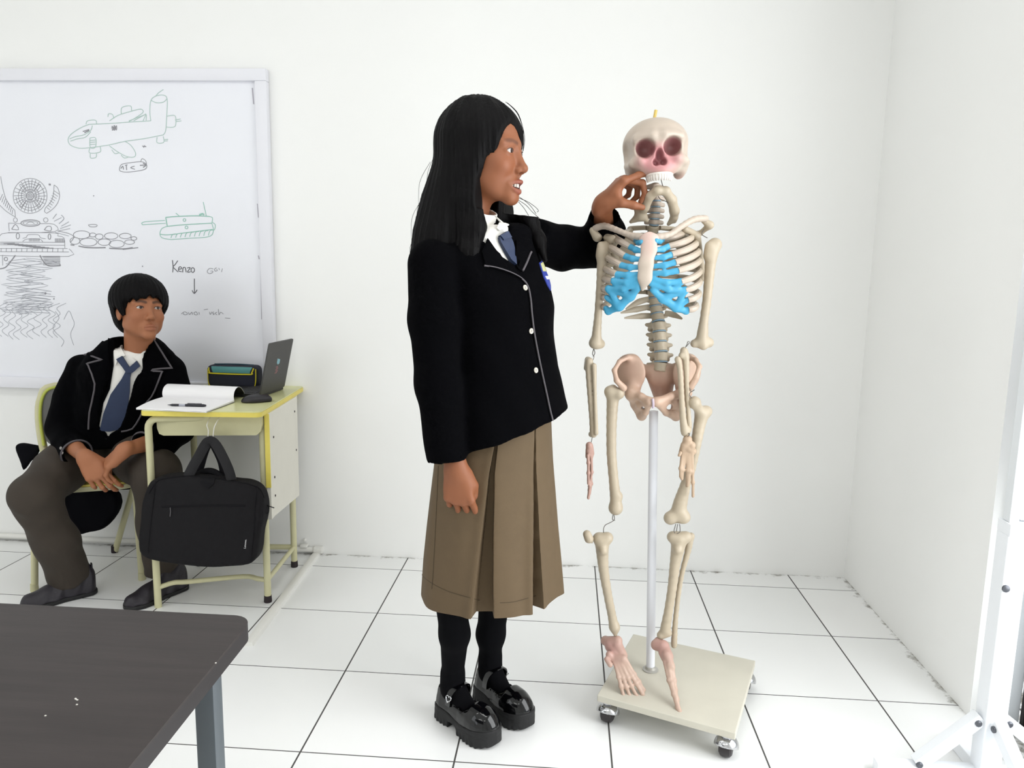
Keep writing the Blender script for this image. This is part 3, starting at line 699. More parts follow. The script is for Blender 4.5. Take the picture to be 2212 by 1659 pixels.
def bagf(P):
    s = poly_sd(P[:, 0], P[:, 2], op); y = P[:, 1]-YB
    bul = .010*np.clip(-s/.09, 0, 1)
    q0 = s+.016; q1 = np.abs(y)-(BT+bul)+.016
    return np.minimum(np.maximum(q0, q1), 0)+np.sqrt(np.maximum(q0, 0)**2+np.maximum(q1, 0)**2)-.016+.0012*np.sin(P[:, 2]*45+P[:, 0]*18)
bo = sdf('body', bagf, (op[:, 0].min(), YB-.06, op[:, 1].min()), (op[:, 0].max(), YB+.06, op[:, 1].max()), .006, M_bag, bag, it=1)
bB = bvh_of(bo)
sm = MB()
for ln in ([(336, 1040), (333, 1075), (326, 1130), (320, 1195)], [(556, 1050), (552, 1090), (548, 1150), (542, 1212)]): sm.tube(line_on(bB, ln, 6, .0005), .0016, 6)
sm.tube(line_on(bB, [(322, 1066), (336, 1044), (356, 1034), (419, 1029), (508, 1040), (556, 1053), (570, 1075)], 5, .001), .002, 6); sm.build('seam', M_bagd, bag)
pk = MB(); pk.tube(line_on(bB, [(350, 1095), (400, 1093.5), (460, 1092), (530, 1092.5)], 8, .0005), .0035, 8, flat=((0, 1, 0), .5)); pko = pk.build('pocket_zip', M_bagd, bag)
MB().tube(line_on(bB, [(369, 1096), (369.5, 1105), (368.5, 1115)], 2, .003), .0022, 8).build('zip_pull', mat('zip_metal', (88, 86, 88), .4, metal=.6), pko)
hn_ = MB()
hn_.tube([py(a, b, YB+o) for a, b, o in ((405, 1032, -.022), (416, 1010, -.024), (430, 985, -.018), (441, 965, -.008), (449, 955, 0), (459, 954, 0), (470, 966, -.01), (483, 990, -.02), (494, 1015, -.024), (500, 1036, -.022))], .0185, 10, flat=((0, 1, 0), .3), sub=4)
hn_.build('handle', mat('bag_strap', (22, 21, 24), .85, bump=.3, bscale=500), bag)
hb = MB(); hb.tube([py(a, b, YB+o) for a, b, o in ((424, 1032, .024), (432, 1008, .024), (440, 980, .018), (449, 958, .006), (458, 956, .005), (468, 972, .012), (480, 1000, .022), (486, 1034, .024))], .016, 10, flat=((0, 1, 0), .3), sub=4); hb.build('handle', M_bagd, bag)
ck = MB(); ck.tube([py(a, b, YB+.015) for a, b in ((428, 1026), (440, 1019), (455, 1017), (470, 1023), (480, 1032))], .011, 10, sub=4); ck.build('top_grip', M_bagd, bag)
patch('handle_tab', lambda a, b, o: hit(bB, a, b, o), [(432, 1030), (466, 1032), (462, 1046), (450, 1056), (434, 1046)], 5, .003, .004, M_bagd, bag)
rg = MB(); rr_ = [py(577+3.5*math.cos(t), 1100+9*math.sin(t), YB) for t in np.linspace(0, 2*PI, 14)]; rg.tube(rr_, .0016, 6); rg.tube([py(577, 1092, YB), py(592, 1097, YB-.01)], .0018, 6); rg.build('side_ring', M_bagd, bag)
def text(name, s, org, xd, zd_, size, m, parent, ext=.0006):
    """raised lettering lying in the plane (xd, zd_)"""
    c = bpy.data.curves.new(name, 'FONT'); c.body = s; c.size = 1.0; c.extrude = 0; c.resolution_u = 3
    o = bpy.data.objects.new('tmp', c); COL.objects.link(o); bpy.context.view_layer.update()
    me = o.evaluated_get(bpy.context.evaluated_depsgraph_get()).to_mesh()
    v = np.array([x.co[:] for x in me.vertices]); f = [tuple(p.vertices) for p in me.polygons]; o.to_mesh_clear(); bpy.data.objects.remove(o)
    v = v*size; n_ = np.cross(xd, zd_)
    W = org+np.outer(v[:, 0], xd)+np.outer(v[:, 1], zd_)+n_*ext
    return mk(name, W, f, m, parent, smooth=False)
t0 = hit(bB, 531, 1185, .0012); t1_ = hit(bB, 533, 1166, .0012); tv = unit(t1_-t0); th_ = unit(np.cross(V(0, -1, 0), tv)); th_ = th_ if th_[0] > 0 else -th_
text('lettering', 'Lenovo.', t0-th_*.0, tv, -th_, .0105, mat('white_print', (225, 225, 225), .5), bag)
# ================================================================ dark table in front
M_dark = mat('dark_wood_laminate', (52, 46, 45), .5, spec=.35, var=.22, vscale=9, stretch=(.6, 9, 9), bump=.03, bscale=80)
M_darke = mat('table_edge', (34, 29, 31), .5)
M_steel = mat('grey_steel', (86, 93, 98), .4, metal=.1)
ZB = .73
c0 = pz(549, 1331, ZB); e1 = pz(0, 1303, ZB); e2 = pz(277, 1659, ZB)
tx = unit(e1-c0); ty = unit(e2-c0)
tb = thing('dark_table', 'dark brown wood-grain table filling the near lower left corner', 'table', (c0+tx*.6+ty*.4)*V(1, 1, 0))
po = []; R_ = .03
for k in range(8):
    t = k/7; po.append((R_*(1-math.sin(t*PI/2)), R_*(1-math.cos(t*PI/2))))
po = po[::-1]
poly = [(0, R_)]+[(R_*(1-math.cos(t)), R_*(1-math.sin(t))) for t in np.linspace(.15, PI/2-.15, 6)]+[(R_, 0), (1.15, 0), (1.15, .62), (0, .62)]
TTH = .026
tpm = MB(); tpm.prism(poly, tx, ty, c0-V(0, 0, TTH*.12), TTH*.12 if np.cross(tx, ty)[2] > 0 else -TTH*.12); tpo = tpm.build('tabletop', M_dark, tb, smooth=False)
te = MB(); te.prism(poly, tx, ty, c0-V(0, 0, TTH), TTH*.88 if np.cross(tx, ty)[2] > 0 else -TTH*.88); te.build('edge_band', M_darke, tb, sharp=30)
lgp = pz(455, 1470, ZB-TTH); 
def lg(c): return MB().box(V(c[0], c[1], (ZB-TTH)/2), (.027, .027, ZB-TTH), bev=.002)
lq = py(450, 1560, c0[1]-.10); LC = V(lq[0]+.002, c0[1]-.10, 0)
for s, t in ((0, 0), (1.0, 0), (1.0, .36), (0, .36)): lg(LC+tx*s+ty*t).build('leg', M_steel, tb)
ap = MB(); ap.box(LC+tx*.5+V(0, 0, ZB-TTH-.02), (.95, .02, .04), rot=np.stack([tx, ty, V(0, 0, 1)], 1)); ap.box(LC+tx*.06+ty*.18+V(0, 0, ZB-TTH-.015), (.02, .31, .03)); ap.build('rail', M_steel, tb)
for a, b in ((163, 1509), (167, 1512), (166, 1522), (164, 1510.5), (98, 1546), (466, 1432)): q = pz(a, b, ZB+.0004); MB().box(q, (.0018, .0015, .0008)).build('paint_chip', mat('chip_white', (225, 222, 215), .6), tb, smooth=False, label='tiny white chip on the table top')
# ================================================================ white metal stand at the right edge
M_std = mat('white_steel', (240, 243, 247), .4)
M_bolt = mat('bolt_steel', (96, 98, 104), .4, metal=.7)
S0 = pz(2124, 1684, 0); PW = .025
sd = thing('braced_stand', 'white steel stand with braced feet, window sill and frame above, at the right edge by the door', 'stand', S0)
def sq(mb, a, b, w, upv=(0, 0, 1)):
    a = np.array(a); b = np.array(b); d = unit(b-a); u = np.array(upv, float); s = unit(np.cross(d, u)) if abs(d@u) < .98 else V(1, 0, 0); t = np.cross(s, d)
    return mb.box((a+b)/2, (w, np.linalg.norm(b-a), w), rot=np.stack([s, d, t], 1), bev=.002)
zs_ = py(2130, 1548, S0[1])[2]
zr = py(2165, 1138, S0[1])[2]
MB().box(S0+V(0, 0, zr/2-.007), (PW*2, PW*2, zr-.014), bev=.003).build('post', M_std, sd, smooth=False)
fl = pz(1874, 1644, 0); fl = V(fl[0], S0[1], .0)
fx_ = MB(); sq(fx_, fl+V(0, 0, .017), S0+V(.30, 0, .017), .034); fx_.build('foot', M_std, sd, smooth=False)
fy_ = MB(); sq(fy_, S0+V(0, -.30, .017), S0+V(0, .16, .017), .034); fy_.build('foot', M_std, sd, smooth=False)
for e in (V(-.165, 0, .034), V(.02, -.20, .034), V(.2, .02, .034)):
    b_ = MB(); sq(b_, S0+e, S0+V(0, 0, zs_)+unit(e*V(1, 1, 0))*PW, .03); bo_ = b_.build('brace', M_std, sd, smooth=False)
    dirn = unit(np.cross(e*V(1, 1, 0), V(0, 0, 1))); dirn = dirn if dirn[1] < 0 or (abs(dirn[1]) < .3 and dirn[0] < 0) else -dirn
    for q in (S0+e+V(0, 0, .006), S0+V(0, 0, zs_-.01)+unit(e*V(1, 1, 0))*(PW+.012)): MB().lathe([(.008, -.002), (.008, .004), (.005, .006)], q+dirn*.015, dirn, 10).build('bolt', M_bolt, bo_)
rl = MB(); rl.box(S0+V(.335, -.002, zr), (.72, .054, .03), bev=.002); rl.build('window_sill', M_std, sd, smooth=False)  # the window's sill, modelled as a rail on top of the post
bd_ = MB(); bd_.box(S0+V(.37, -.0, zr+.42), (.72, .012, .8)); bd_.build('panel', M_board, sd, smooth=False)  # light panel of the window above the sill, hung on the stand
bf = MB(); bf.box(S0+V(-.010, -.0, zr+.42), (.022, .03, .81), bev=.002); bf.box(S0+V(.018, .0, zr+.42), (.008, .02, .8), bev=.002); bf.build('window_frame', M_frame, sd, smooth=False)  # window frame strips beside that panel, not part of a board
bt = MB(); bt.lathe([(.009, 0), (.009, .004), (.005, .006)], py(2172, 1271, S0[1]-PW), (0, -1, 0), 10); bt.build('bolt', M_bolt, sd)
# ================================================================ chair and the jacket over it
CF1, CF2, CB2 = foot(75, 1277), foot(307, 1252), foot(248, 1193)
cu = unit((CF2-CF1)); cw = float(np.linalg.norm(CF2-CF1)); cb = V(-cu[1], cu[0], 0)
CB1 = CF1+cb*.30+cu*.02
ch = thing('school_chair', 'cream metal school chair with grey padded back under the seated boy', 'chair', (CF1+CF2)/2+cb*.17)
zs = .395; CR = .0125
def chp_(a, b, z): return CF1+cu*a+cb*b+V(0, 0, z)
st_ = MB(); st_.prism(rrect(cw-.01, .31, .05, 6, .005, .0), cu, cb, chp_(0, 0, zs-.022), .018); so = st_.build('seat', M_cream, ch, sharp=30)
st2 = MB(); st2.prism(rrect(cw-.02, .30, .05, 6, .01, .005), cu, cb, chp_(0, 0, zs-.004), .008); st2.build('seat_edge', M_edge, ch, sharp=30, label='yellow top layer of the seat')
BT0 = .735
for p, q in ((CF1, chp_(.012, .05, zs-.03)), (CF2, chp_(cw-.012, .05, zs-.03)), (CB2, chp_(cw-.03, .29, zs-.03)), (CB1, chp_(.03, .29, zs-.03))):
    lgo = MB().tube([p, p*.5+q*.5, q], CR, 12).build('leg', M_cream, ch)
    MB().lathe([(CR+.001, 0), (CR+.002, .004), (CR+.001, .03)], p, n=12).build('rubber_foot', M_rub if p is CB2 else M_cream, lgo)
bk = MB(); bk.tube([chp_(.03, .29, zs-.03), chp_(.0, .30, .47), chp_(-.012, .312, .6), chp_(.0, .318, .69), chp_(.05, .322, BT0), chp_(cw-.05, .322, BT0), chp_(cw, .318, .69), chp_(cw+.012, .312, .6), chp_(cw, .30, .47), chp_(cw-.03, .29, zs-.03)], .0155, 12, sub=4)
bk.build('back_frame', M_cream, ch)
pad = MB(); pad.prism(rrect(cw-.005, .25, .06, 6, .0025, 0), cu, V(0, 0, 1), chp_(0, .318, .49), -.03 if np.cross(cu, V(0, 0, 1))@cb > 0 else .03)
pdo = pad.build('backrest', mat('grey_pad', (112, 112, 110), .7), ch, sharp=40)
pp = MB(); pp.tube([chp_(.004, .286, .5), chp_(-.002, .285, .6), chp_(.006, .286, .68), chp_(.03, .288, .725), chp_(.07, .29, .738)], .006, 8, sub=4); pp.build('piping', mat('lime_piping', (186, 194, 84), .5), ch, label='lime piping on the backrest')
# ================================================================ anatomical skeleton on its rolling stand
BONE = np.array(lin((178, 165, 144))); BONE2 = np.array(lin((188, 174, 160))); PINK = np.array(lin((188, 122, 126))); BLUE = np.array(lin((66, 156, 194))); ROSY = np.array(lin((180, 142, 132)))
DARKP = np.array(lin((150, 96, 100)))
M_bone = mat('bone_plastic', (206, 190, 166), .42, var=.06, vscale=22, attr=True, bump=.06, bscale=90)
M_pole = mat('pole_white', (224, 226, 232), .35)
M_basew = mat('stand_board_paint', (198, 194, 180), .55, var=.05, vscale=9)
M_wire = mat('steel_wire', (120, 116, 112), .35, metal=.7)
pole0 = pz(1405, 1447, .088)
sk = thing('skeleton', 'plastic anatomical skeleton hanging on a white pole above a wheeled board', 'skeleton', pole0*V(1, 1, 0))
def colr(base, *spots):
    """base pigment with soft-edged pigment patches (centre, radius, colour)"""
    def fn(v):
        c = np.tile(base, (len(v), 1))
        for ctr, r, k in spots:
            t = np.clip(1.25-np.linalg.norm((v-np.array(ctr))/np.array(r), axis=1), 0, 1)[:, None]*.9; c = c*(1-t)+k*t
        return c
    return fn
def bone(name, fn, pts, pad, h=.003, base=BONE, spots=(), parent=sk, **k):
    p = np.array(pts); return sdf(name, fn, p.min(0)-pad, p.max(0)+pad, h, M_bone, parent, colr(base, *spots), **k)
# ---- board, casters, pole
cA_, cB_, cC_, cD_ = pz(1290, 1501, .088), pz(1589, 1584, .088), pz(1632, 1427, .088), pz(1368, 1369, .088)
def plate(z0, z1, pts):
    v = [V(p[0], p[1], z0) for p in pts]+[V(p[0], p[1], z1) for p in pts]; n = len(pts)
    return v, [tuple(range(n-1, -1, -1)), tuple(range(n, 2*n))]+[(i, (i+1) % n, n+(i+1) % n, n+i) for i in range(n)]
q4 = [cA_, cB_, cC_, cD_]; ctr = sum(q4)/4
pb = MB(); pb.add(*plate(.068, .088, q4)); pbo = pb.build('base_board', M_basew, sk, smooth=False)
bv = pbo.modifiers.new('bevel', 'BEVEL'); bv.width = .0025; bv.segments = 2
M_chrome = mat('chrome', (200, 200, 202), .18, metal=1.0)
M_tyre = mat('caster_rubber', (36, 30, 32), .45)
for i, q in enumerate(q4):
    w_ = q+(ctr-q)*.13; w_ = V(w_[0], w_[1], 0); ax = unit(V(.9, -.35, 0)); fx = V(-ax[1], ax[0], 0)
    cs = MB()
    cs.lathe([(.016, .060), (.018, .068), (.006, .068)], w_, n=16); cs.lathe([(.006, .045), (.006, .066)], w_, n=10)
    co_ = cs.build('caster', M_chrome, sk)
    c0_ = w_+V(0, 0, .028)+fx*.004
    MB().lathe([(.004, -.017), (.02, -.0165), (.026, -.012), (.0275, 0), (.026, .012), (.02, .0165), (.004, .017)], c0_, ax, 24).build('wheel', M_tyre, co_)
    def hood(P, c0_=c0_, fx=fx, ax=ax):
        q_ = P-c0_; d = np.abs(np.linalg.norm(q_/np.array([1, 1, 1]), axis=1)-.0305)-.0018
        return smax(d, -(q_[:, 2]*.85+(q_@fx)*.35+.002), .002)
    sdf('hood', hood, c0_-.036, c0_+.036, .0022, M_chrome, co_)
topq = py(1417, 238, pole0[1]-.005)
ptop = py(1412, 888, pole0[1]+.004)
po_ = MB(); po_.tube([pole0-V(0, 0, .002), ptop], .0125, 20); po_.build('pole', M_pole, sk)
fl_ = MB(); fl_.lathe([(.023, 0), (.023, .003), (.0165, .005), (.0145, .012), (.0125, .013)], pole0, n=24); fl_.build('pole_flange', mat('flange_grey', (176, 174, 168), .4, metal=.4), sk)
# ---- skull
SY = 2.075
S = py(1416, 322, SY); ppm = F/float(RM[2]@(S-EYE))
th = math.radians(-5); cR, sR = math.cos(th), math.sin(th)       # roll in the picture plane
SX = unit(V(cR, 0, -sR)); SZ = unit(V(sR, 0, cR)); SYv = np.cross(SZ, SX)
tip = math.radians(0)                                            # chin a little forward
SYv, SZ = SYv*math.cos(tip)+SZ*math.sin(tip), SZ*math.cos(tip)-SYv*math.sin(tip)
SR = np.stack([SX, SYv, SZ], 1)
sc_ = 1/ppm                                                      # one photo pixel at the skull
def skullf(P):
    q = (P-S)@SR
    d = ell(q, (0, .012, .008), (.0830, .094, .066))
    d = smin(d, ell(q, (0, -.012, .012), (.077, .074, .060)), .02)
    d = smin(d, rbox(q, (0, -.045, -.034), (.060, .030, .036), .026), .022)
    for s in (-1, 1):
        d = smin(d, ell(q, (s*.062, .0, -.042), (.020, .045, .034)), .02)
        d = smin(d, chain(q, [(s*.046, -.072, -.036), (s*.066, -.052, -.040), (s*.075, -.015, -.040)], [.012, .009, .008], .008), .012)
        d = smin(d, cap(q, (s*.058, .012, -.050), (s*.056, .006, -.070), .015, .010), .012)
        d = smin(d, cap(q, (s*.016, -.083, .022), (s*.056, -.068, .018), .010, .008), .016)
    mx_ = ell(q, (0, -.058, -.056), (.038, .030, .028)); d = smin(d, mx_, .016)
    for s in (-1, 1):
        Re = np.array([[1, 0, 0], [0, 1, 0], [0, 0, 1]]); a = s*.28
        Re = np.array([[math.cos(a), 0, -math.sin(a)], [0, 1, 0], [math.sin(a), 0, math.cos(a)]])
        d = smax(d, -ell(q, (s*.0345, -.080, -.007), (.0240, .046, .0235), Re), .007)
        d = smax(d, -ell(q, (s*.082, -.035, -.010), (.013, .03, .026)), .012)
        d = smax(d, -ell(q, (s*.0085, -.088, -.043), (.0095, .030, .010)), .004)
    d = smax(d, -ell(q, (0, -.088, -.029), (.0105, .030, .020)), .005)
    d = smax(d, -ell(q, (0, -.045, -.093), (.026, .026, .018)), .008)
    d = smax(d, -ell(q, (0, .02, -.110), (.036, .05, .036)), .014)
    return d
def skc(v):
    q = (v-S)@SR
    c = np.tile(BONE2, (len(v), 1)); n = .5+.5*np.sin(q[:, 0]*90+q[:, 2]*70)
    w = np.clip(1.15-np.sqrt((q[:, 0]/.060)**2+((q[:, 1]+.08)/.050)**2+((q[:, 2]+.036)/.042)**2), 0, 1)[:, None]; w = np.clip(w*1.6, 0, .85)
    c = c*(1-w)+PINK*w
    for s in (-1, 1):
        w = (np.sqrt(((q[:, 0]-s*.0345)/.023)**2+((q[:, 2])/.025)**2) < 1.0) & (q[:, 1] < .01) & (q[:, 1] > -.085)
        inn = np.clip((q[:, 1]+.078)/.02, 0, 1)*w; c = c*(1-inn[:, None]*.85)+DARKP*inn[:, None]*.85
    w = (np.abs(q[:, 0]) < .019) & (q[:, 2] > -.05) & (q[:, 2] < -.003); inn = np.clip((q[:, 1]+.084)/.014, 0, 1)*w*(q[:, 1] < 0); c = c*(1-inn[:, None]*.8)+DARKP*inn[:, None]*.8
    w = np.clip((-q[:, 2]-.062)/.02, 0, .7)[:, None]*(np.abs(q[:, 0:1]) < .07); c = c*(1-w)+ROSY*w
    return c
sko = sdf('skull', skullf, S-.13, S+.13, .0024, M_bone, sk, skc, it=1)
def sl(x, y, z): return S+SR@V(x, y, z)
tm = MB()
for k in range(14):
    a = PI*(k+.5)/14; x = -.029*math.cos(a); y = -.052-.036*math.sin(a)
    tm.tube([sl(x, y, -.074), sl(x*1.02, y-.001, -.081), sl(x*1.0, y+.002, -.0885)], [.0042, .0048, .0028], 8, sub=2)
tm.tube([sl(-.031*math.cos(a), -.050-.036*math.sin(a), -.073) for a in np.linspace(0, PI, 16)], .0055, 8)
tm.build('teeth', mat('teeth_white', (216, 210, 202), .35), sko)
rod = MB(); rod.tube([sl(-.003, .012, .060), topq], .0042, 12); rod.build('top_rod', mat('brass_rod', (206, 178, 92), .4), sk, label='yellow rod end above the skull')
# ---- jaw hanging round the neck
JY = 2.045
def J(u, v, o=0): return py(u, v, JY+o)
jp = [J(1372, 474, .03), J(1384, 462, .02), J(1393, 448, .0), J(1404, 424, -.02), J(1420, 411, -.035), J(1438, 413, -.03), J(1451, 432, -.01), J(1457, 456, .01), J(1456, 476, .03)]
jr = [.006, .011, .0115, .011, .011, .0115, .0125, .0125, .008]
def jawf(P):
    d = chain(P, jp, jr, .006, ((0, 1, 0), 1.0))
    d = smin(d, cap(P, J(1384, 468, .02), J(1370, 446, .02), .012, .004), .008); d = smin(d, cap(P, J(1384, 466, .02), J(1363, 479, .03), .011, .005), .008)
    d = smin(d, cap(P, J(1386, 462, .02), J(1397, 476, .02), .011, .006), .008); d = smin(d, cap(P, J(1456, 470, .02), J(1444, 484, .03), .010, .005), .006)
    return d
bone('jaw', jawf, jp, .03, .0026, BONE)
# ---- spine
sp_pts = [(1413, 396, 2.085), (1417, 420, 2.09), (1416, 450, 2.09), (1413, 485, 2.095), (1408, 520, 2.12), (1408, 570, 2.14), (1411, 620, 2.14), (1417, 665, 2.13), (1422, 695, 2.115), (1426, 740, 2.10), (1428, 775, 2.09), (1424, 803, 2.085)]
SP = np.array([py(*q) for q in sp_pts]); SPc = catmull(SP, 8)
Ls = np.concatenate([[0], np.cumsum(np.linalg.norm(np.diff(SPc, axis=0), axis=1))])
def spt(s):
    return np.array([np.interp(s, Ls, SPc[:, i]) for i in range(3)])
spine = tag(bpy.data.objects.new('spine', None)); COL.objects.link(spine); spine.parent = sk; WLOC['spine'] = SP[-1]; spine.location = Vector(SP[-1]-wloc(sk))
def s_at(pt): return float(Ls[np.argmin(np.linalg.norm(SPc-py(*pt), axis=1))])
bounds = list(np.linspace(s_at(sp_pts[0]), s_at(sp_pts[3]), 8))+list(np.linspace(s_at(sp_pts[3]), s_at(sp_pts[8]), 13))[1:]+list(np.linspace(s_at(sp_pts[8]), Ls[-1], 6))[1:]
LAST = len(bounds)-2
for i in range(len(bounds)-1):
    a, b = bounds[i], bounds[i+1]; c = spt((a+b)/2); p0, p1 = spt(a+.0012), spt(b-.0012); L_ = b-a
    reg = 0 if i < 7 else (1 if i < 19 else 2)
    r = (.0135, .0155, .0195)[reg]+(.001*(i-7)/3 if reg == 1 else 0)
    up_ = unit(p0-p1)
    def vf(P, c=c, p0=p0, p1=p1, r=r, reg=reg, up_=up_, L_=L_):
        q = P-c; hz = q@up_; rad = np.linalg.norm(q-np.outer(hz, up_), axis=1)
        waist = r*(.86+.14*np.clip(np.abs(hz)/(L_/2), 0, 1)**2)
        d = smax(rad-waist, np.abs(hz)-(L_/2-.0016), .003)
        if reg == 0:
            for s in (-1, 1): d = smin(d, cap(P, c, c+V(s*.021, .012, -.002), .008, .006), .006)
            d = smin(d, cap(P, c+V(0, .01, 0), c+V(0, .03, -.012), .007, .005), .006)
        elif reg == 1:
            for s in (-1, 1): d = smin(d, cap(P, c+V(0, .01, 0), c+V(s*.026, .028, .004), .008, .006), .006)
            d = smin(d, cap(P, c+V(0, .015, 0), c+V(0, .045, -.02), .007, .004), .006)
        else:
            for s in (-1, 1):
                d = smin(d, cap(P, c+V(0, .006, 0), c+V(s*.031, .020, .003), .009, .0055), .007); d = smin(d, cap(P, c+V(s*.012, .016, .010), c+V(s*.02, .026, -.010), .008, .008), .006)
            d = smin(d, rbox(P, c+V(0, .036, -.004), (.004, .018, .010), .004), .006)
        return d
    ext = .05 if reg == 1 else .048
    vo = sdf('vertebra', vf, c-V(.036, .025, .03), c+V(.036, .055, .026), .003, M_bone, spine, colr(BONE if reg else BONE2))
    if i < LAST:
        dv = MB().lathe([(r*.93, -.0017), (r*.97, 0), (r*.93, .0017)], spt(b), up_, 18); dv.build('disc', mat('disc_blue', (128, 152, 168), .5), spine)
# ---- rib cage
RC = py(1407, 590, 2.055); RIBY = math.radians(7)
def rl_(x, y, z):                                                # local: x right, y back; turned a little about z
    c, s = math.cos(RIBY), math.sin(RIBY); return V(RC[0]+x*c-y*s*-1*-1, RC[1]+x*s*0+y, z)
juncR = [(1431, 517), (1445, 532), (1451, 550), (1458.5, 566.6), (1464.5, 584.7), (1470.5, 608.8), (1479.6, 627), (1485.6, 648), (1487, 669)]
juncL = [(1374, 519), (1361, 533), (1350, 553), (1341, 572.6), (1332, 592), (1326, 607), (1315, 624), (1311, 643), (1309, 666)]
latR = [(1474, 503), (1493, 513), (1503, 526), (1508, 543), (1510, 562), (1511, 585), (1510, 607), (1508, 632), (1502, 658)]
latL = [(1352, 504), (1328, 513), (1316, 530), (1309, 553), (1305, 577), (1303, 600), (1303, 622), (1304, 640), (1305, 660)]
jY = [2.010, 1.985, 1.970, 1.962, 1.960, 1.965, 1.975, 1.985, 1.995]
for side, junc, lat in ((1, juncR, latR), (-1, juncL, latL)):
    for i in range(9):
        ts_ = bounds[7]+(bounds[19]-bounds[7])*((i+.35)/12.0)
        vb = spt(ts_); st0 = vb+V(side*.018, .016, 0)
        fr_ = py(*junc[i], jY[i]-(.012 if side > 0 else 0)); lt_ = py(*lat[i], 2.055+(.02 if side < 0 else 0))
        st1 = vb+V(side*(.058+.003*i), .040, -.002); st2_ = V(lt_[0]*.80+vb[0]*.20, 2.125, lt_[2]*.75+vb[2]*.25+.004)
        f1 = V(fr_[0]*.45+lt_[0]*.55, fr_[1]*.62+lt_[1]*.38-.018, fr_[2]*.5+lt_[2]*.5-.002)
        P_ = [st0, st1, st2_, lt_, f1, fr_]
        cols = np.array([BONE*.98, BONE, BONE, BONE, BONE2, BONE2])
        mb = MB(); mb.tube(P_, [.006, .007, .0082, .0088, .0088, .0080], 10, True, 8, col=cols)
        mb.build('rib', M_bone, sk, cols=True)
for side, a in ((-1, [(1406, 645), (1380, 652), (1352, 668)]), (-1, [(1408, 662), (1375, 668), (1341, 676)]), (-1, [(1410, 682), (1385, 683), (1349, 687)]), (1, [(1436, 676), (1455, 680), (1474, 689)]), (1, [(1432, 655), (1462, 668), (1488, 676)]), (1, [(1430, 640), (1462, 655), (1492, 662)])):
    Y_ = [2.135, 2.128, 2.10]; mb = MB(); P_ = [py(q[0], q[1], y) for q, y in zip(a, Y_)]
    mb.tube(P_, [.0075, .009, .0022], 10, True, 6, flat=((0, 1, 0), .5), col=np.array([BONE*.95]*3)); mb.build('floating_rib', M_bone, sk, cols=True)
# sternum
ST = [py(1402, 516, 1.952), py(1402, 538, 1.946), py(1395, 572, 1.940), py(1393, 600, 1.941), py(1388, 626, 1.948)]
def stf(P):
    d = chain(P, ST, [.018, .0165, .0155, .0145, .005], .008, ((0, 1, 0), .42)); d = smin(d, cap(P, py(1389, 517, 1.955), py(1416, 515, 1.955), .009, .009, ((0, 1, 0), .5)), .006)
    return d
bone('sternum', stf, ST, .03, .0028, BONE2, [(ST[0], .05, np.array(lin((200, 172, 162))))])
# costal cartilage
for side, junc in ((1, juncR), (-1, juncL)):
    se = [(1417, 520), (1417, 540), (1415, 557), (1411, 575), (1408, 590), (1407, 602), (1406, 612), None, None] if side > 0 else [(1386, 523), (1386, 542), (1383, 560), (1381, 577), (1380, 592), (1380, 602), (1379, 612), None, None]
    J_ = [py(*junc[i], jY[i]-(.012 if side > 0 else 0)) for i in range(9)]
    E_ = [py(*q, 1.948) if q else None for q in se]
    bot = [py(1411, 626, 1.953), py(1432, 645, 1.965), py(1460, 664, 1.975), py(1482, 672, 1.985)] if side > 0 else [py(1378, 622, 1.953), py(1362, 640, 1.965), py(1338, 662, 1.975), py(1314, 673, 1.99)]
    def cf(P, J_=J_, E_=E_, bot=bot, side=side):
        d = None; fl = ((0, 1, 0), .62)
        for i in range(7):
            mid = (J_[i]+E_[i])/2+V(0, -.004, -.003 if i < 5 else -.006)
            e = chain(P, [J_[i], mid, E_[i]], [.0085, .0075 if i < 5 else .0080, .0066 if i < 5 else .0080], .004, fl)
            d = e if d is None else smin(d, e, .002)
        e = chain(P, bot, [.009, .0105, .0105, .008], .006, fl); d = smin(d, e, .004)
        for i, k in ((5, 1), (6, 1), (6, 2), (7, 2), (8, 3)): d = smin(d, cap(P, J_[i], bot[k], .0078, .0085, fl), .004)
        return d
    al = np.array(J_+[e for e in E_ if e is not None]+bot)
    def cc(v, J_=J_):
        c = np.tile(BLUE, (len(v), 1)); return c
    bone('costal_cartilage', cf, al, .02, .0028, BLUE, label='bright blue rib cartilage')
# clavicles
def curve_bone(name, px, Y, rad, base=BONE, k=.006, flat=None, extra=None, h=.0028, spots=(), parent=sk, sub=3, label=None):
    P_ = np.array([py(u, v, y) for (u, v), y in zip(px, Y)]); n = len(P_)
    Pc = catmull(P_, sub); r = np.interp(np.linspace(0, n-1, len(Pc)), range(n), rad)
    def fn(P):
        d = chain(P, Pc, r, k*.5, flat)
        if extra: d = extra(P, d)
        return d
    ex_ = extra.pts if hasattr(extra, 'pts') else Pc
    return bone(name, fn, np.vstack([Pc, ex_]), max(rad)+.008, h, base, spots, parent, label=label)
class X:
    """knobs blended on to a bone: (pixel, Y, radius) or (pixel, Y, pixel, Y, r0, r1)"""
    def __init__(s, *it, k=.008, cut=()):
        s.it = []; s.k = k; s.cut = [(py(*c[0], c[1]), c[2]) for c in cut]; s.pts = []
        for t in it:
            if len(t) == 3: s.it.append((py(*t[0], t[1]), py(*t[0], t[1])+V(0, 1e-4, 0), t[2], t[2]))
            else: s.it.append((py(*t[0], t[1]), py(*t[2], t[3]), t[4], t[5]))
        for a, b, r, q in s.it: s.pts += [a-r, a+r, b-q, b+q]
        s.pts = np.array(s.pts)
    def __call__(s, P, d):
        for a, b, r, q in s.it: d = smin(d, cap(P, a, b, r, q), s.k)
        for c, r in s.cut: d = smax(d, -(np.linalg.norm(P-c, axis=1)-r), .003)
        return d
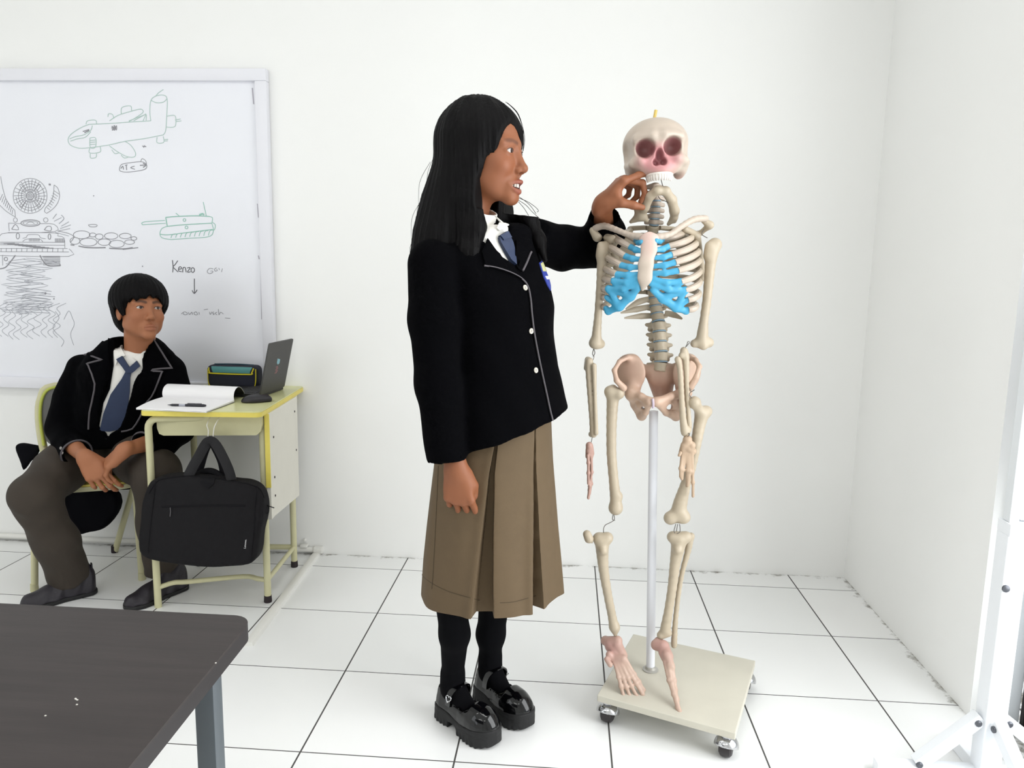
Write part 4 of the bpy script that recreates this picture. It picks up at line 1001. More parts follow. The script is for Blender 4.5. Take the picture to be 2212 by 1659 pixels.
curve_bone('clavicle', [(1286, 493), (1305, 488), (1330, 496), (1358, 507), (1386, 512)], [2.06, 2.045, 2.01, 1.985, 1.965], [.0085, .0085, .0075, .0068, .0095], BONE2)
curve_bone('clavicle', [(1416, 513), (1448, 506), (1472, 489), (1500, 474), (1524, 472)], [1.965, 1.975, 2.0, 2.03, 2.05], [.0095, .0072, .0075, .0085, .0085], BONE2)
# scapulae
def scap(px_blade, Y, knobs, name='scapula'):
    P_ = [py(u, v, y) for (u, v), y in zip(px_blade, Y)]
    K = X(*knobs, k=.008)
    def fn(P):
        a = cap(P, P_[0], P_[1], .011, .006, ((0, 1, 0), .5)); b = cap(P, P_[1], P_[2], .006, .007, ((0, 1, 0), .5)); c = cap(P, P_[0], P_[2], .009, .007, ((0, 1, 0), .5))
        m = (P_[0]+P_[1]+P_[2])/3; d = smin(smin(a, b, .008), c, .008); d = smin(d, ell(P, m, (.035, .006, .05)), .012)
        return K(P, d)
    bone(name, fn, np.vstack([P_, K.pts]), .02, .003, BONE)
scap([(1318, 520), (1368, 520), (1350, 610)], [2.07, 2.15, 2.16], [((1281, 498), 2.065, (1290, 512), 2.07, .010, .013), ((1300, 506), 2.09, (1345, 508), 2.14, .009, .006), ((1322, 517), 2.04, (1312, 513), 2.06, .012, .010), ((1318, 540), 2.045, (1326, 524), 2.06, .009, .010)])
scap([(1496, 515), (1452, 520), (1518, 600)], [2.08, 2.15, 2.13], [((1521, 477), 2.06, (1533, 486), 2.065, .008, .010), ((1533, 487), 2.065, (1512, 504), 2.09, .009, .006), ((1512, 504), 2.09, (1460, 500), 2.15, .006, .005), ((1480, 495), 2.03, (1502, 506), 2.07, .009, .009), ((1505, 512), 2.07, (1519, 592), 2.12, .011, .006)])
# arms
AY = 2.055
curve_bone('humerus', [(1303, 545), (1300, 565), (1297, 610), (1292, 680), (1289, 720), (1288, 742)], [AY-.01]*6, [.015, .0125, .0105, .0100, .0120, .0150], extra=X(((1311, 533), AY, .0165), ((1298, 530), AY-.01, (1297, 552), AY-.01, .010, .011), ((1324, 538), AY, .010), ((1282, 741), AY-.01, (1297, 743), AY, .012, .0125), k=.010))
curve_bone('humerus', [(1538, 545), (1534, 575), (1528, 640), (1521, 690), (1518, 718), (1516, 736)], [AY-.005]*6, [.017, .0135, .0115, .0110, .0140, .0150], extra=X(((1544, 529), AY, .0185), ((1532, 531), AY-.01, (1529, 552), AY-.01, .011, .011), ((1500, 742), AY-.005, (1531, 740), AY, .011, .0135), ((1520, 748), AY-.01, .010), k=.010))
curve_bone('forearm_bones', [(1273, 780), (1272, 800), (1275, 850), (1279, 900), (1282, 938)], [AY-.01]*5, [.0105, .0090, .0082, .0080, .0098], extra=X(((1270, 777), AY, (1268, 795), AY, .009, .009), ((1283, 790), AY-.02, (1285, 850), AY-.02, .0075, .0050), ((1285, 850), AY-.02, (1288, 936), AY-.02, .0050, .0060), ((1278, 938), AY, .009), k=.003))
curve_bone('ulna', [(1477, 757), (1481, 772), (1483, 810), (1484, 850), (1487, 890), (1489, 922)], [AY-.025]*6, [.0095, .0095, .0068, .0062, .0060, .0070], extra=X(((1472, 768), AY-.03, .008), k=.006))
curve_bone('radius_bone', [(1464, 776), (1468, 792), (1471, 830), (1473, 870), (1476, 910), (1480, 934)], [AY-.035]*6, [.0085, .0070, .0072, .0075, .0090, .0115], extra=X(((1487, 928), AY-.03, .009), k=.006))
HANDC = np.array(lin((176, 142, 130)))
def handb(name, base, fingers, Y, col):
    parts = []
    for (a, b, r) in base: parts.append((py(*a, Y), py(*b, Y+.006), r, r*.9))
    for f in fingers:
        pts = [py(u, v, Y+o) for u, v, o in f]
        for i in range(len(pts)-1): parts.append((pts[i], pts[i+1], .0046 if i == 0 else .0040, .0042))
        for p in pts[1:-1]: parts.append((p, p+V(0, 1e-4, 0), .0055, .0055))
    def fn(P):
        d = None
        for a, b, r, q in parts: e = cap(P, a, b, r, q); d = e if d is None else smin(d, e, .003)
        return d
    al = np.array([p[0] for p in parts]+[p[1] for p in parts]); bone(name, fn, al, .016, .0026, col)
handb('hand_bones', [((1273, 962), (1275, 985), .010), ((1271, 972), (1270, 986), .008), ((1276, 966), (1279, 980), .007)], [[(1277, 985, 0), (1278, 1020, .004), (1274, 1050, 0), (1271, 1076, 0)], [(1275, 985, .012), (1276, 1018, .016), (1277, 1045, .012), (1273, 1068, .01)], [(1273, 985, .022), (1275, 1015, .028), (1275, 1040, .024), (1272, 1060, .02)], [(1270, 984, -.01), (1271, 1000, -.014), (1271, 1022, -.01), (1271, 1045, -.006)]], AY-.015, HANDC)
handb('hand_bones', [((1485, 950), (1480, 972), .0125), ((1494, 962), (1490, 976), .011), ((1478, 962), (1473, 978), .010), ((1487, 968), (1498, 975), .010)], [[(1474, 980, 0), (1470, 1012, -.004), (1470, 1030, 0)], [(1479, 980, 0), (1475, 1015, 0), (1473, 1035, 0)], [(1484, 980, 0), (1485, 1016, 0), (1484, 1050, .004)], [(1489, 982, 0), (1490, 1018, 0), (1486, 1048, 0)], [(1495, 980, 0), (1496, 1020, .002), (1497, 1042, .002), (1497, 1072, .004)], [(1470, 978, -.01), (1467, 984, -.012)]], AY-.04, np.array(lin((180, 156, 132))))
# pelvis
PY_ = 2.075
def pp_(u, v, o=0): return py(u, v, PY_+o)
def pelf(P):
    d = None
    for s, cx, pts in ((-1, 1357, [(1357, 800), (1338, 800), (1362, 848)]), (1, 1485, [(1482, 800), (1503, 802), (1474, 846)])):
        top = [pp_(1386, 790, .03), pp_(1372, 776, .01), pp_(1356, 772, -.005), pp_(1338, 781, -.02), pp_(1327, 800, -.035), pp_(1332, 822, -.045), pp_(1347, 838, -.04)] if s < 0 else [pp_(1458, 790, .03), pp_(1475, 776, .01), pp_(1489, 772, -.005), pp_(1503, 778, -.02), pp_(1511, 792, -.035), pp_(1504, 815, -.045), pp_(1492, 836, -.04)]
        e = chain(P, top, [.006, .006, .0062, .0062, .0065, .007, .010], .005)
        c = pp_(1360, 805, .012) if s < 0 else pp_(1484, 804, .012)
        Rz = s*.55; Rm = np.array([[math.cos(Rz), -math.sin(Rz), 0], [math.sin(Rz), math.cos(Rz), 0], [0, 0, 1.0]])
        bl = ell(P, c, (.048, .013, .052), Rm); e = smin(e, bl, .016)
        hip = pp_(1366, 850, -.012) if s < 0 else pp_(1478, 848, -.012)
        e = smin(e, cap(P, c+V(-s*.012, 0, -.03), hip, .017, .021), .014)
        pub = pp_(1403, 868, -.055) if s < 0 else pp_(1418, 868, -.055)
        isc = pp_(1386, 898, .012) if s < 0 else pp_(1460, 899, .012)
        e = smin(e, chain(P, [hip, (hip+pub)/2+V(0, -.008, .004), pub], [.016, .0095, .0115], .006), .008)
        e = smin(e, chain(P, [hip, (hip+isc)/2+V(s*.004, .012, 0), isc], [.017, .013, .013], .006), .008)
        e = smin(e, chain(P, [isc, (isc+pub)/2+V(0, 0, -.010), pub], [.013, .0085, .010], .006), .006)
        pl = (hip+isc+pub)/3; e = smin(e, chain(P, [hip*.4+isc*.6, pl, pub], [.013, .014, .010], .006), .010)
        hl = pp_(1389, 878, -.02) if s < 0 else pp_(1445, 877, -.02)
        e = smax(e, -(np.linalg.norm((P-hl)*V(1, .25, 1), axis=1)-(.0085 if s > 0 else .006)), .004)
        d = e if d is None else smin(d, e, .004)
    sac = cap(P, pp_(1428, 812, .02), pp_(1432, 860, .05), .040, .024, ((0, 1, 0), .5)); d = smin(d, sac, .008)
    for s in (-1, 1): d = smin(d, cap(P, pp_(1426, 800, .02), pp_(1426+s*36, 800, .03), .015, .016), .010)
    d = smin(d, cap(P, pp_(1424, 858, .055), pp_(1422, 872, .05), .010, .006), .006)
    return d
bone('pelvis', pelf, [pp_(1320, 765, -.09), pp_(1516, 912, .09)], .01, .0032, np.array(lin((188, 160, 140))), [(pp_(1424, 835, .03), (.07, .09, .06), np.array(lin((176, 136, 118)))), (pp_(1358, 795), .06, np.array(lin((196, 164, 146))))])
MB().tube([pp_(1410, 861, -.068), pp_(1411, 872, -.070), pp_(1411, 881, -.066)], .0035, 8).build('pubic_joint', mat('joint_lilac', (186, 172, 186), .5), sk)
# legs
curve_bone('femur', [(1325, 850), (1323, 872), (1321, 920), (1321, 980), (1326, 1040), (1330, 1080), (1330, 1096)], [2.05]*7, [.018, .0155, .0138, .0132, .0132, .0150, .0165], extra=X(((1337, 850), 2.04, .0155), ((1318, 846), 2.045, .0165), ((1330, 1098), 2.05, .0185), ((1337, 1072), 2.05, .010), ((1324, 838), 2.06, .009), k=.010))
curve_bone('femur', [(1517, 893), (1511, 918), (1503, 960), (1492, 1010), (1480, 1050), (1470, 1085), (1464, 1112)], [2.055, 2.05, 2.045, 2.05, 2.05, 2.05, 2.05], [.019, .0155, .0140, .0138, .0140, .0185, .021], extra=X(((1500, 869), 2.03, .0165), ((1502, 873), 2.035, (1515, 893), 2.05, .012, .014), ((1527, 888), 2.06, .0145), ((1448, 1119), 2.045, .0185), ((1477, 1117), 2.045, .0185), k=.011, cut=[((1463, 1136), 2.03, .010)]))
def wire(*lines):
    for ln in lines: MB().tube([py(*q) for q in ln], .0011, 6, sub=4).build('joint_wire', M_wire, sk)
wire([(1326, 1112, 2.04), (1327, 1122, 2.035), (1320, 1128, 2.03), (1308, 1134, 2.03), (1304, 1142, 2.035), (1304, 1152, 2.04)], [(1324, 1112, 2.045), (1323, 1122, 2.04), (1328, 1124, 2.035)])
wire([(1460, 1132, 2.035), (1456, 1146, 2.03), (1458, 1152, 2.03)], [(1464, 1132, 2.03), (1461, 1148, 2.028)], [(1468, 1132, 2.035), (1469, 1148, 2.03), (1462, 1153, 2.03)])
wire([(1282, 754, AY), (1280, 765, AY-.005), (1283, 770, AY), (1281, 778, AY)], [(1283, 754, AY), (1285, 763, AY), (1281, 770, AY)])
wire([(1492, 740, AY-.02), (1486, 738, AY-.025), (1484, 744, AY-.03), (1481, 750, AY-.025)], [(1489, 741, AY-.02), (1483, 748, AY-.03)])
wire([(1284, 940, AY), (1279, 946, AY-.005), (1278, 952, AY), (1276, 958, AY)]); wire([(1486, 934, AY-.04), (1489, 940, AY-.05), (1485, 944, AY-.045), (1486, 950, AY-.04)], [(1490, 936, AY-.04), (1487, 946, AY-.045)])
wire([(1490, 838, 2.02), (1493, 846, 2.015), (1500, 842, 2.01)], [(1493, 846, 2.015), (1489, 853, 2.02), (1497, 862, 2.025)])
wire([(1423, 366, 2.02), (1429, 392, 2.05), (1433, 406, 2.05)]); wire([(1422, 424, 2.03), (1426, 430, 2.025), (1436, 434, 2.025), (1446, 440, 2.03)]); wire([(1521, 495, 2.06), (1516, 506, 2.05), (1528, 514, 2.04)])
curve_bone('patella', [(1268, 1154), (1272, 1164)], [2.02, 2.02], [.0115, .0125], sub=1, extra=X(((1279, 1172), 2.03, (1274, 1164), 2.02, .003, .008), k=.006))
curve_bone('tibia', [(1301, 1168), (1301, 1190), (1304, 1230), (1312, 1280), (1321, 1325), (1326, 1352)], [2.04, 2.04, 2.04, 2.045, 2.05, 2.05], [.0205, .0170, .0138, .0120, .0118, .0130], extra=X(((1293, 1163), 2.04, .0165), ((1312, 1162), 2.04, .0165), ((1303, 1190), 2.022, .011), ((1328, 1355), 2.05, .0145), ((1329, 1370), 2.045, (1328, 1357), 2.045, .006, .010), k=.009))
curve_bone('tibia', [(1467, 1165), (1464, 1185), (1458, 1220), (1452, 1270), (1444, 1320), (1437, 1360)], [2.045]*6, [.022, .0180, .0140, .0125, .0120, .0145], extra=X(((1453, 1160), 2.045, .0160), ((1482, 1160), 2.045, .0160), ((1464, 1188), 2.028, .011), ((1428, 1372), 2.045, (1444, 1368), 2.045, .012, .010), k=.009))
curve_bone('fibula', [(1489, 1165), (1486, 1190), (1474, 1235), (1466, 1280), (1460, 1330), (1457, 1370), (1456, 1394)], [2.06]*7, [.0115, .0085, .0068, .0068, .0070, .0082, .0085], extra=X(((1493, 1158), 2.06, .010), k=.006))
# feet
FOOTC = np.array(lin((184, 158, 142))); ROSEF = np.array(lin((180, 140, 132)))
def ff(u, v, z): return pz(u, v, z)
zb_ = .088
def footbones(name, heel, mids, rays, tips=()):
    pr_ = []
    for a, b, r, q in mids: pr_.append((py(*a), py(*b), r, q))
    for r_ in rays:
        pts = [np.array(p) for p in r_]
        for i in range(len(pts)-1): pr_.append((pts[i], pts[i+1], .0058 if i == 0 else .0050, .0052))
        for p in pts[1:]: pr_.append((p, p+V(0, 1e-4, 0), .0062, .0062))
    def fn(P):
        d = None
        for a, b, r, q in pr_: e = cap(P, a, b, r, q); d = e if d is None else smin(d, e, .004)
        return d
    al = np.array([p[0] for p in pr_]+[p[1] for p in pr_]); m = al[:len(mids)].mean(0)
    bone(name, fn, al, .02, .0028, FOOTC, [(m, .055, ROSEF)])
def raypts(pxs, ys): return [py(u, v, y) for (u, v), y in zip(pxs, ys)]
footbones('foot_bones', None, [((1308, 1384, 2.06), (1318, 1388, 2.05), .014, .015), ((1318, 1386, 2.05), (1334, 1384, 2.04), .015, .014), ((1320, 1396, 2.045), (1330, 1412, 2.025), .018, .016), ((1334, 1396, 2.035), (1346, 1416, 2.015), .016, .013), ((1324, 1418, 2.015), (1346, 1424, 2.0), .012, .011), ((1310, 1424, 2.0), (1318, 1436, 1.99), .007, .0075), ((1316, 1414, 2.01), (1324, 1424, 2.01), .010, .010)],
 [raypts([(1326, 1424), (1336, 1462), (1341, 1482), (1348, 1507)], [2.005, 1.975, 1.965, 1.955]), raypts([(1332, 1424), (1346, 1464), (1353, 1484), (1361, 1505)], [2.002, 1.975, 1.965, 1.958]), raypts([(1338, 1424), (1356, 1464), (1364, 1482), (1376, 1505)], [2.0, 1.975, 1.968, 1.958]), raypts([(1344, 1422), (1364, 1460), (1374, 1476), (1388, 1500)], [2.0, 1.98, 1.972, 1.962]), raypts([(1349, 1420), (1370, 1456), (1380, 1472), (1390, 1490)], [2.0, 1.985, 1.978, 1.97])])
footbones('foot_bones', None, [((1418, 1393, 2.04), (1432, 1396, 2.03), .016, .018), ((1422, 1384, 2.045), (1428, 1394, 2.04), .011, .014), ((1434, 1400, 2.025), (1444, 1418, 2.0), .016, .014), ((1440, 1415, 2.0), (1450, 1440, 1.975), .013, .011), ((1430, 1410, 2.015), (1436, 1424, 2.0), .010, .009)],
 [raypts([(1436, 1430), (1445, 1470), (1455, 1500), (1464, 1530)], [1.985, 1.95, 1.925, 1.900]), raypts([(1444, 1436), (1451, 1475), (1460, 1505), (1468, 1537)], [1.975, 1.945, 1.92, 1.893]), raypts([(1452, 1440), (1457, 1470), (1459, 1490), (1463, 1512)], [1.975, 1.955, 1.94, 1.92])])
# ================================================================ people: shared makers
SKIN = np.array(lin((196, 138, 104)))
def frame(f, u):
    f = unit(f); l = unit(np.cross(u, f)); return np.stack([f, l, np.cross(f, l)], 1)       # columns: forward, left, up
def mirror_y(q, s): return q*np.array([1, s, 1])
def head_field(male=False, smile=False, neckdir=(-.03, 0, -.19)):
    def fn(q):
        d = ell(q, (-.012, 0, .030), (.092, .074, .086))
        d = smin(d, ell(q, (.020, 0, -.028), (.064, .061, .078)), .028)
        ay = np.abs(q[:, 1]); m = np.stack([q[:, 0], ay, q[:, 2]], 1)                        # mirrored side
        jw = .050 if male else .047
        d = smin(d, cap(m, (.066, .006, -.098), (.004, jw, -.060), .015, .017), .022)
        d = smin(d, ell(q, (.072, 0, -.100), (.015, .021, .015)), .014)
        d = smin(d, ell(m, (.058, .037, -.032), (.023, .023, .022)), .02)
        d = smin(d, cap(m, (.077, .008, .019), (.064, .045, .016), .0085 if male else .0062, .009 if male else .0075), .016)
        d = smax(d, -ell(m, (.097, .031, -.001), (.017, .020, .0105)), .014)
        d = smin(d, cap(q, (.079, 0, .004), (.096, 0, -.031), .0075, .0095), .012)
        d = smin(d, ell(q, (.0985, 0, -.036), (.0105, .0105, .0095)), .007)
        d = smin(d, ell(m, (.0885, .0115, -.040), (.0095, .0070, .0075)), .006)
        d = smax(d, -ell(m, (.0945, .0058, -.0475), (.0045, .0032, .0045)), .002)
        d = smin(d, ell(q, (.068, 0, -.070), (.022, .031, .024)), .012)
        if smile:
            up = [(.0735, .0275, -.0690), (.0865, .013, -.0665), (.0925, .003, -.0645)]; lo = [(.0735, .0270, -.0710), (.0850, .013, -.0835), (.0890, .002, -.0865)]
        else:
            up = [(.0750, .0240, -.0725), (.0870, .012, -.0690), (.0915, .003, -.0670)]; lo = [(.0750, .0230, -.0745), (.0855, .012, -.0800), (.0890, .002, -.0810)]
        d = smin(d, chain(m, up, [.0028, .0048, .0055], .002), .004); d = smin(d, chain(m, lo, [.0028, .0052, .0062], .002), .004)
        if smile: d = smax(d, -ell(q, (.089, 0, -.0745), (.016, .0235, .0055)), .002)
        else: d = smax(d, -chain(m, [(.078, .0235, -.0735), (.0915, .010, -.0742), (.0955, 0, -.0742)], [.0012, .0014, .0014]), .0025)
        e = (.0690, .0310, 0)
        lid = ell(m, e, (.0142, .0145, .0140)); d = smin(d, lid, .005)
        op = ell(m, (.0815, .0318, -.0002), (.012, .0132, .0041 if not male else .0039)); d = smax(d, -op, .0015)
        ear = ell(m, (-.010, .0745, -.012), (.019, .009, .031)); ear = smax(ear, -ell(m, (-.004, .084, -.008), (.010, .006, .019)), .004); d = smin(d, ear, .005)
        d = smin(d, ell(m, (.034, .036, -.058), (.027, .022, .026)), .018)
        nr = .056 if male else .047
        d = smin(d, cap(q, (-.022, 0, -.060), neckdir, nr*.95, nr*1.05), .024)
        return d
    return fn
LIPC = np.array(lin((142, 74, 66)))
def head_colour(v, q, male, smile, skin):
    c = np.tile(skin, (len(v), 1)); ay = np.abs(q[:, 1]); m = np.stack([q[:, 0], ay, q[:, 2]], 1)
    if smile: L1 = chain(m, [(.0735, .0275, -.0690), (.0865, .013, -.0665), (.0925, .003, -.0645)], [.0030, .0055, .0060]); L2 = chain(m, [(.0735, .0270, -.0710), (.0850, .013, -.0835), (.0890, .002, -.0865)], [.0030, .0055, .0065])
    else: L1 = chain(m, [(.0750, .0240, -.0725), (.0870, .012, -.0690), (.0915, .003, -.0670)], [.0032, .0050, .0055]); L2 = chain(m, [(.0750, .0230, -.0745), (.0855, .012, -.0800), (.0890, .002, -.0810)], [.0032, .0055, .0062])
    w = np.clip(.5-np.minimum(L1, L2)/.003, 0, 1)[:, None]*.8*(1 if not male else .55); c = c*(1-w)+LIPC*w
    if smile: w = (ell(q, (.086, 0, -.0745), (.017, .022, .0052)) < .0005)[:, None]; c = np.where(w, np.array(lin((86, 40, 38))), c)
    b = chain(m, [(.088, .014, .0190), (.083, .030, .0240), (.068, .047, .0195)], [.0022, .0026, .0010]); w = np.clip(.5-(b-.003)/.004, 0, 1)[:, None]*(m[:, 0:1] > .05)*(.75 if male else .5); c = c*(1-w)+np.array(lin((38, 26, 24)))*w
    op = ell(m, (.0815, .0315, .0006), (.014, .0140, .0060)); w = np.clip(.5-(op)/.0016, 0, 1)[:, None]*np.clip((q[:, 2:3]+.002)/.002, 0, 1)*.9; c = c*(1-w)+np.array(lin((30, 20, 20)))*w
    r = np.exp(-((m[:, 0]-.062)**2+(m[:, 1]-.038)**2+(m[:, 2]+.034)**2)/.0006)[:, None]*.22; c = c*(1-r)+np.array(lin((158, 88, 66)))*r
    return c
def eye_parts(O, R, s, parent, look=(1, 0, 0), iris=(44, 26, 20)):
    for sd_ in (-1, 1):
        ce = O+R@(np.array([.0690, sd_*.0310, 0])*s); r = .0128*s
        mb = MB(); n = 16; pr_ = [(r*math.sin(t), r*math.cos(t)) for t in np.linspace(0.001, PI-.001, n)]
        fw = unit(R@unit(look)); mb.lathe(pr_, ce, fw, 20)
        eb = mb.build('eye', mat('eye_white', (186, 178, 174), .25), parent, sharp=80)
        ir = MB(); a0 = .46; ir.lathe([(r*1.012*math.sin(t), r*1.012*math.cos(t)) for t in np.linspace(.001, a0, 6)]+[(r*.9*math.sin(a0), r*.9*math.cos(a0))], ce, fw, 20)
        ir.build('iris', mat('iris_dark', iris, .15), eb, sharp=80)
HANDS = {}
def hand_field(W, f, t, right, curls, thumb, spread=(.10, .03, -.05, -.13), s=1.0, arm=None, ar=.024):
    """W wrist, f fingers' direction, t thumb side; curls: per finger three bends (deg, towards the palm); thumb: list of local points"""
    f = unit(f); t = unit(t-f*(np.dot(t, f))); n = np.cross(t, f) if right else np.cross(f, t)
    R = np.stack([f, t, n], 1)
    K = [(.090, .0275, 0), (.094, .0085, .002), (.089, -.0115, .001), (.079, -.0295, -.002)]
    LN = [(.042, .025, .021), (.046, .029, .022), (.043, .026, .021), (.034, .019, .018)]
    fingers = []; nails = []
    for i in range(4):
        p = np.array(K[i]); a = 0; pts = [p]; sp = spread[i]
        for j in range(3):
            a += math.radians(curls[i][j]); d = np.array([math.cos(a)*math.cos(sp), math.sin(sp), math.sin(a)]); p = p+unit(d)*LN[i][j]; pts.append(p)
        fingers.append(pts); dor = np.array([math.sin(a), 0, -math.cos(a)]); nails.append(pts[-1]-unit(pts[-1]-pts[-2])*.002+dor*.006)
    th_ = [np.array(p) for p in thumb]
    sm_ = .92 if s < 1 else 1
    def fn(P):
        q = (P-W)@R/s; fl = ((0, 0, 1), .86)
        d = cap(q, (.0, .0, 0), (.03, .0, 0), .0225, .0235, ((0, 0, 1), .78))
        for i in range(4):
            k = K[i]; d = smin(d, cap(q, (.016, k[1]*.55, 0), k, .0135, .0112), .012)
        d = smin(d, cap(q, (.020, .014, .008), (.052, .030, .010), .0145, .0125), .012)
        d = smin(d, cap(q, (.020, -.014, .007), (.060, -.026, .007), .0130, .0105), .012)
        d = smin(d, ell(q, (.055, .0, -.002), (.040, .034, .0125)), .010)
        fg = None
        for i, pts in enumerate(fingers):
            r0 = (.0092, .0095, .0090, .0080)[i]
            e = chain(q, pts, [r0, r0*.93, r0*.84, r0*.70], .003)
            e = smin(e, np.linalg.norm(q-pts[1], axis=1)-r0*.97, .003)
            fg = e if fg is None else np.minimum(fg, e)
        d = smin(d, fg, .006)
        d = smin(d, chain(q, th_, [.0135, .0118, .0104, .0078][:len(th_)], .005), .010)
        d = d*s
        if arm is not None: d = smin(d, chain(P, [W+f*.012, arm], [.0215*s, ar], .01), .022)
        return d
    tipd = unit(th_[-1]-th_[-2])
    nl = [W+R@(x*s) for x in nails]
    pts = np.array([W+R@(x*s) for F_ in fingers for x in F_]+[W+R@(x*s) for x in th_]+[W]+([arm] if arm is not None else []))
    return fn, pts.min(0)-.03, pts.max(0)+.03, nl
NAILC = np.array(lin((180, 126, 104)))
def skin_col(v, skin, nails=(), red=()):
    c = np.tile(skin, (len(v), 1))
    for n in nails:
        w = np.clip(1.3-np.linalg.norm(v-n, axis=1)/.0052, 0, 1)[:, None]*.55; c = c*(1-w)+NAILC*w
    return c
class Skin:
    """pieces of one body, kept in one mesh"""
    def __init__(s): s.v = []; s.f = []; s.c = []; s.n = 0
    def add(s, fn, lo, hi, h, colfn, it=0):
        v, f = nets(fn, lo, hi, h)
        if it: v = smooth_mesh(v, f, it)
        s.v.append(v); s.c.append(colfn(v)); s.f.append(f+s.n); s.n += len(v)
    def build(s, name, m): return mk(name, np.vstack(s.v), np.vstack(s.f), m, None, True, np.vstack(s.c))
def ring(c, ax, r, n=28, el=None):
    ax = unit(ax); t = unit(np.cross(ax, (0, 0, 1) if abs(ax[2]) < .9 else (1, 0, 0))); b = np.cross(ax, t)
    return [np.array(c)+r*(math.cos(2*PI*k/n)*t+math.sin(2*PI*k/n)*b) for k in range(n+1)]
M_skin = mat('skin', (196, 138, 104), .55, attr=True, bump=.05, bscale=700, spec=.4)
M_blz = mat('black_wool', (3, 3, 5), .95, bump=.3, bscale=900, spec=.06)
M_pip = mat('grey_piping', (84, 80, 84), .8)
M_shirt = mat('white_cotton', (236, 234, 228), .8, bump=.15, bscale=700)
M_tie = mat('blue_tie', (32, 46, 76), .65, var=.06, vscale=90)
M_hair = mat('black_hair', (4, 3, 4), .6, bump=.5, bscale=35, stretch=(6, 6, .35), spec=.12)
M_sock = mat('black_sock', (8, 8, 11), .95, spec=.1)
M_pat = mat('patent_leather', (6, 6, 8), .10, coat=.25, spec=.35)
M_sole = mat('black_sole', (20, 20, 21), .7, bump=.2, bscale=300)
# ================================================================ standing pupil
GSK = np.array(lin((138, 85, 56)))
gs = 1.07
gR = frame((.955, -.30, -.02), (0.02, .0, 1.0))
gE = py(1106, 325.5, 1.875)
gO = gE-gR@(np.array([.0815, -.0315, 0])*gs)
ghf = head_field(False, True, (-.045, 0.0, -.20))
def g_head(P):
    return ghf((P-gO)@gR/gs)*gs
skin = Skin()
def gl(x, y, z): return gO+gR@(V(x, y, z)*gs)
skin.add(g_head, gO-V(.17, .17, .24), gO+V(.17, .17, .17), .0022, lambda v: head_colour(v, (v-gO)@gR/gs, False, True, GSK), 1)
# near (right) hand hanging at her side
GW = py(985, 1006, 1.775)
f1 = unit(V(.12, -.02, -.98))
elbN = py(950, 830, 1.80)
fn, lo, hi, nl = hand_field(GW, f1, V(.97, -.10, .1), True, [(34, 50, 30), (38, 52, 32), (40, 52, 32), (44, 50, 32)], [(.026, .024, .010), (.058, .034, .018), (.086, .032, .028), (.106, .026, .034)], s=.98, arm=elbN, ar=.036)
skin.add(fn, lo, hi, .0024, lambda v: skin_col(v, GSK, nl), 1)
# far (left) hand pointing at the skull
GW2 = py(1296, 449, 2.035); elbF = py(1306, 545, 2.22)
fP = unit(V(.61, -.13, .76)); tP = V(.06, -.98, -.15)
fn2, lo2, hi2, nl2 = hand_field(GW2, fP, tP, False, [(30, 10, 6), (62, 62, 45), (72, 70, 45), (78, 70, 45)], [(.024, .024, .010), (.046, .036, .030), (.060, .034, .058), (.070, .028, .080)], spread=(-.38, -.06, -.06, -.12), s=1.0, arm=elbF, ar=.036)
skin.add(fn2, lo2, hi2, .0022, lambda v: skin_col(v, GSK, nl2), 1)
# trunk and legs under the clothes
gc = py(1066, 700, 1.95); PHI = math.radians(50)
hN, tN = pz(955, 1540, 0), pz(1073, 1616, 0); dN = unit(tN-hN); tF_ = pz(1144, 1578, 0); dF_ = unit(V(math.cos(math.radians(-46)), math.sin(math.radians(-46)), 0))
SH = [(tN-dN*.228, dN), (tF_-dF_*.228, dF_)]
hipN, hipF = py(1020, 1000, 1.90), py(1105, 1000, 1.99)
ankN = SH[0][0]+SH[0][1]*.052+V(0, 0, .135); ankF = SH[1][0]+SH[1][1]*.052+V(0, 0, .135)
kneeN, kneeF = py(973, 1235, 1.865), py(1075, 1235, 1.99)
nb = gl(-.035, 0, -.16)
def trunk(P):
    d = cap(P, nb-V(0, 0, .10), py(1066, 1000, 1.95), .085, .10)
    d = smin(d, cap(P, nb+V(0, 0, .03), nb-V(0, 0, .10), .045, .06), .05)
    for a, b, c in ((hipN, kneeN, ankN), (hipF, kneeF, ankF)): d = smin(d, chain(P, [a, b, c], [.075, .036, .020], .03), .03)
    for a, b in ((py(935, 585, 1.82), elbN), (py(1150, 515, 2.07), elbF)): d = smin(d, cap(P, a, b, .045, .036), .04)
    return d
al = np.array([nb, ankN, ankF, elbN, elbF, hipN])
skin.add(trunk, al.min(0)-V(.12, .12, .05), al.max(0)+V(.1, .1, .05), .010, lambda v: skin_col(v, GSK))
girl = skin.build('person', M_skin)
tag(girl, 'standing person in black blazer and tan pleated skirt, pointing at the skull', 'person')
eye_parts(gO, gR, gs, girl, look=(.95, -.06, .0))
tt = MB()
for k in range(10):
    a = PI*(k+.5)/10; x = .060+.0255*math.sin(a); y = -.021*math.cos(a); tt.tube([gl(x, y, -.0685), gl(x, y, -.0765)], [.0030, .0026], 8)
tt.build('teeth', mat('teeth_ivory', (226, 216, 206), .3), girl)
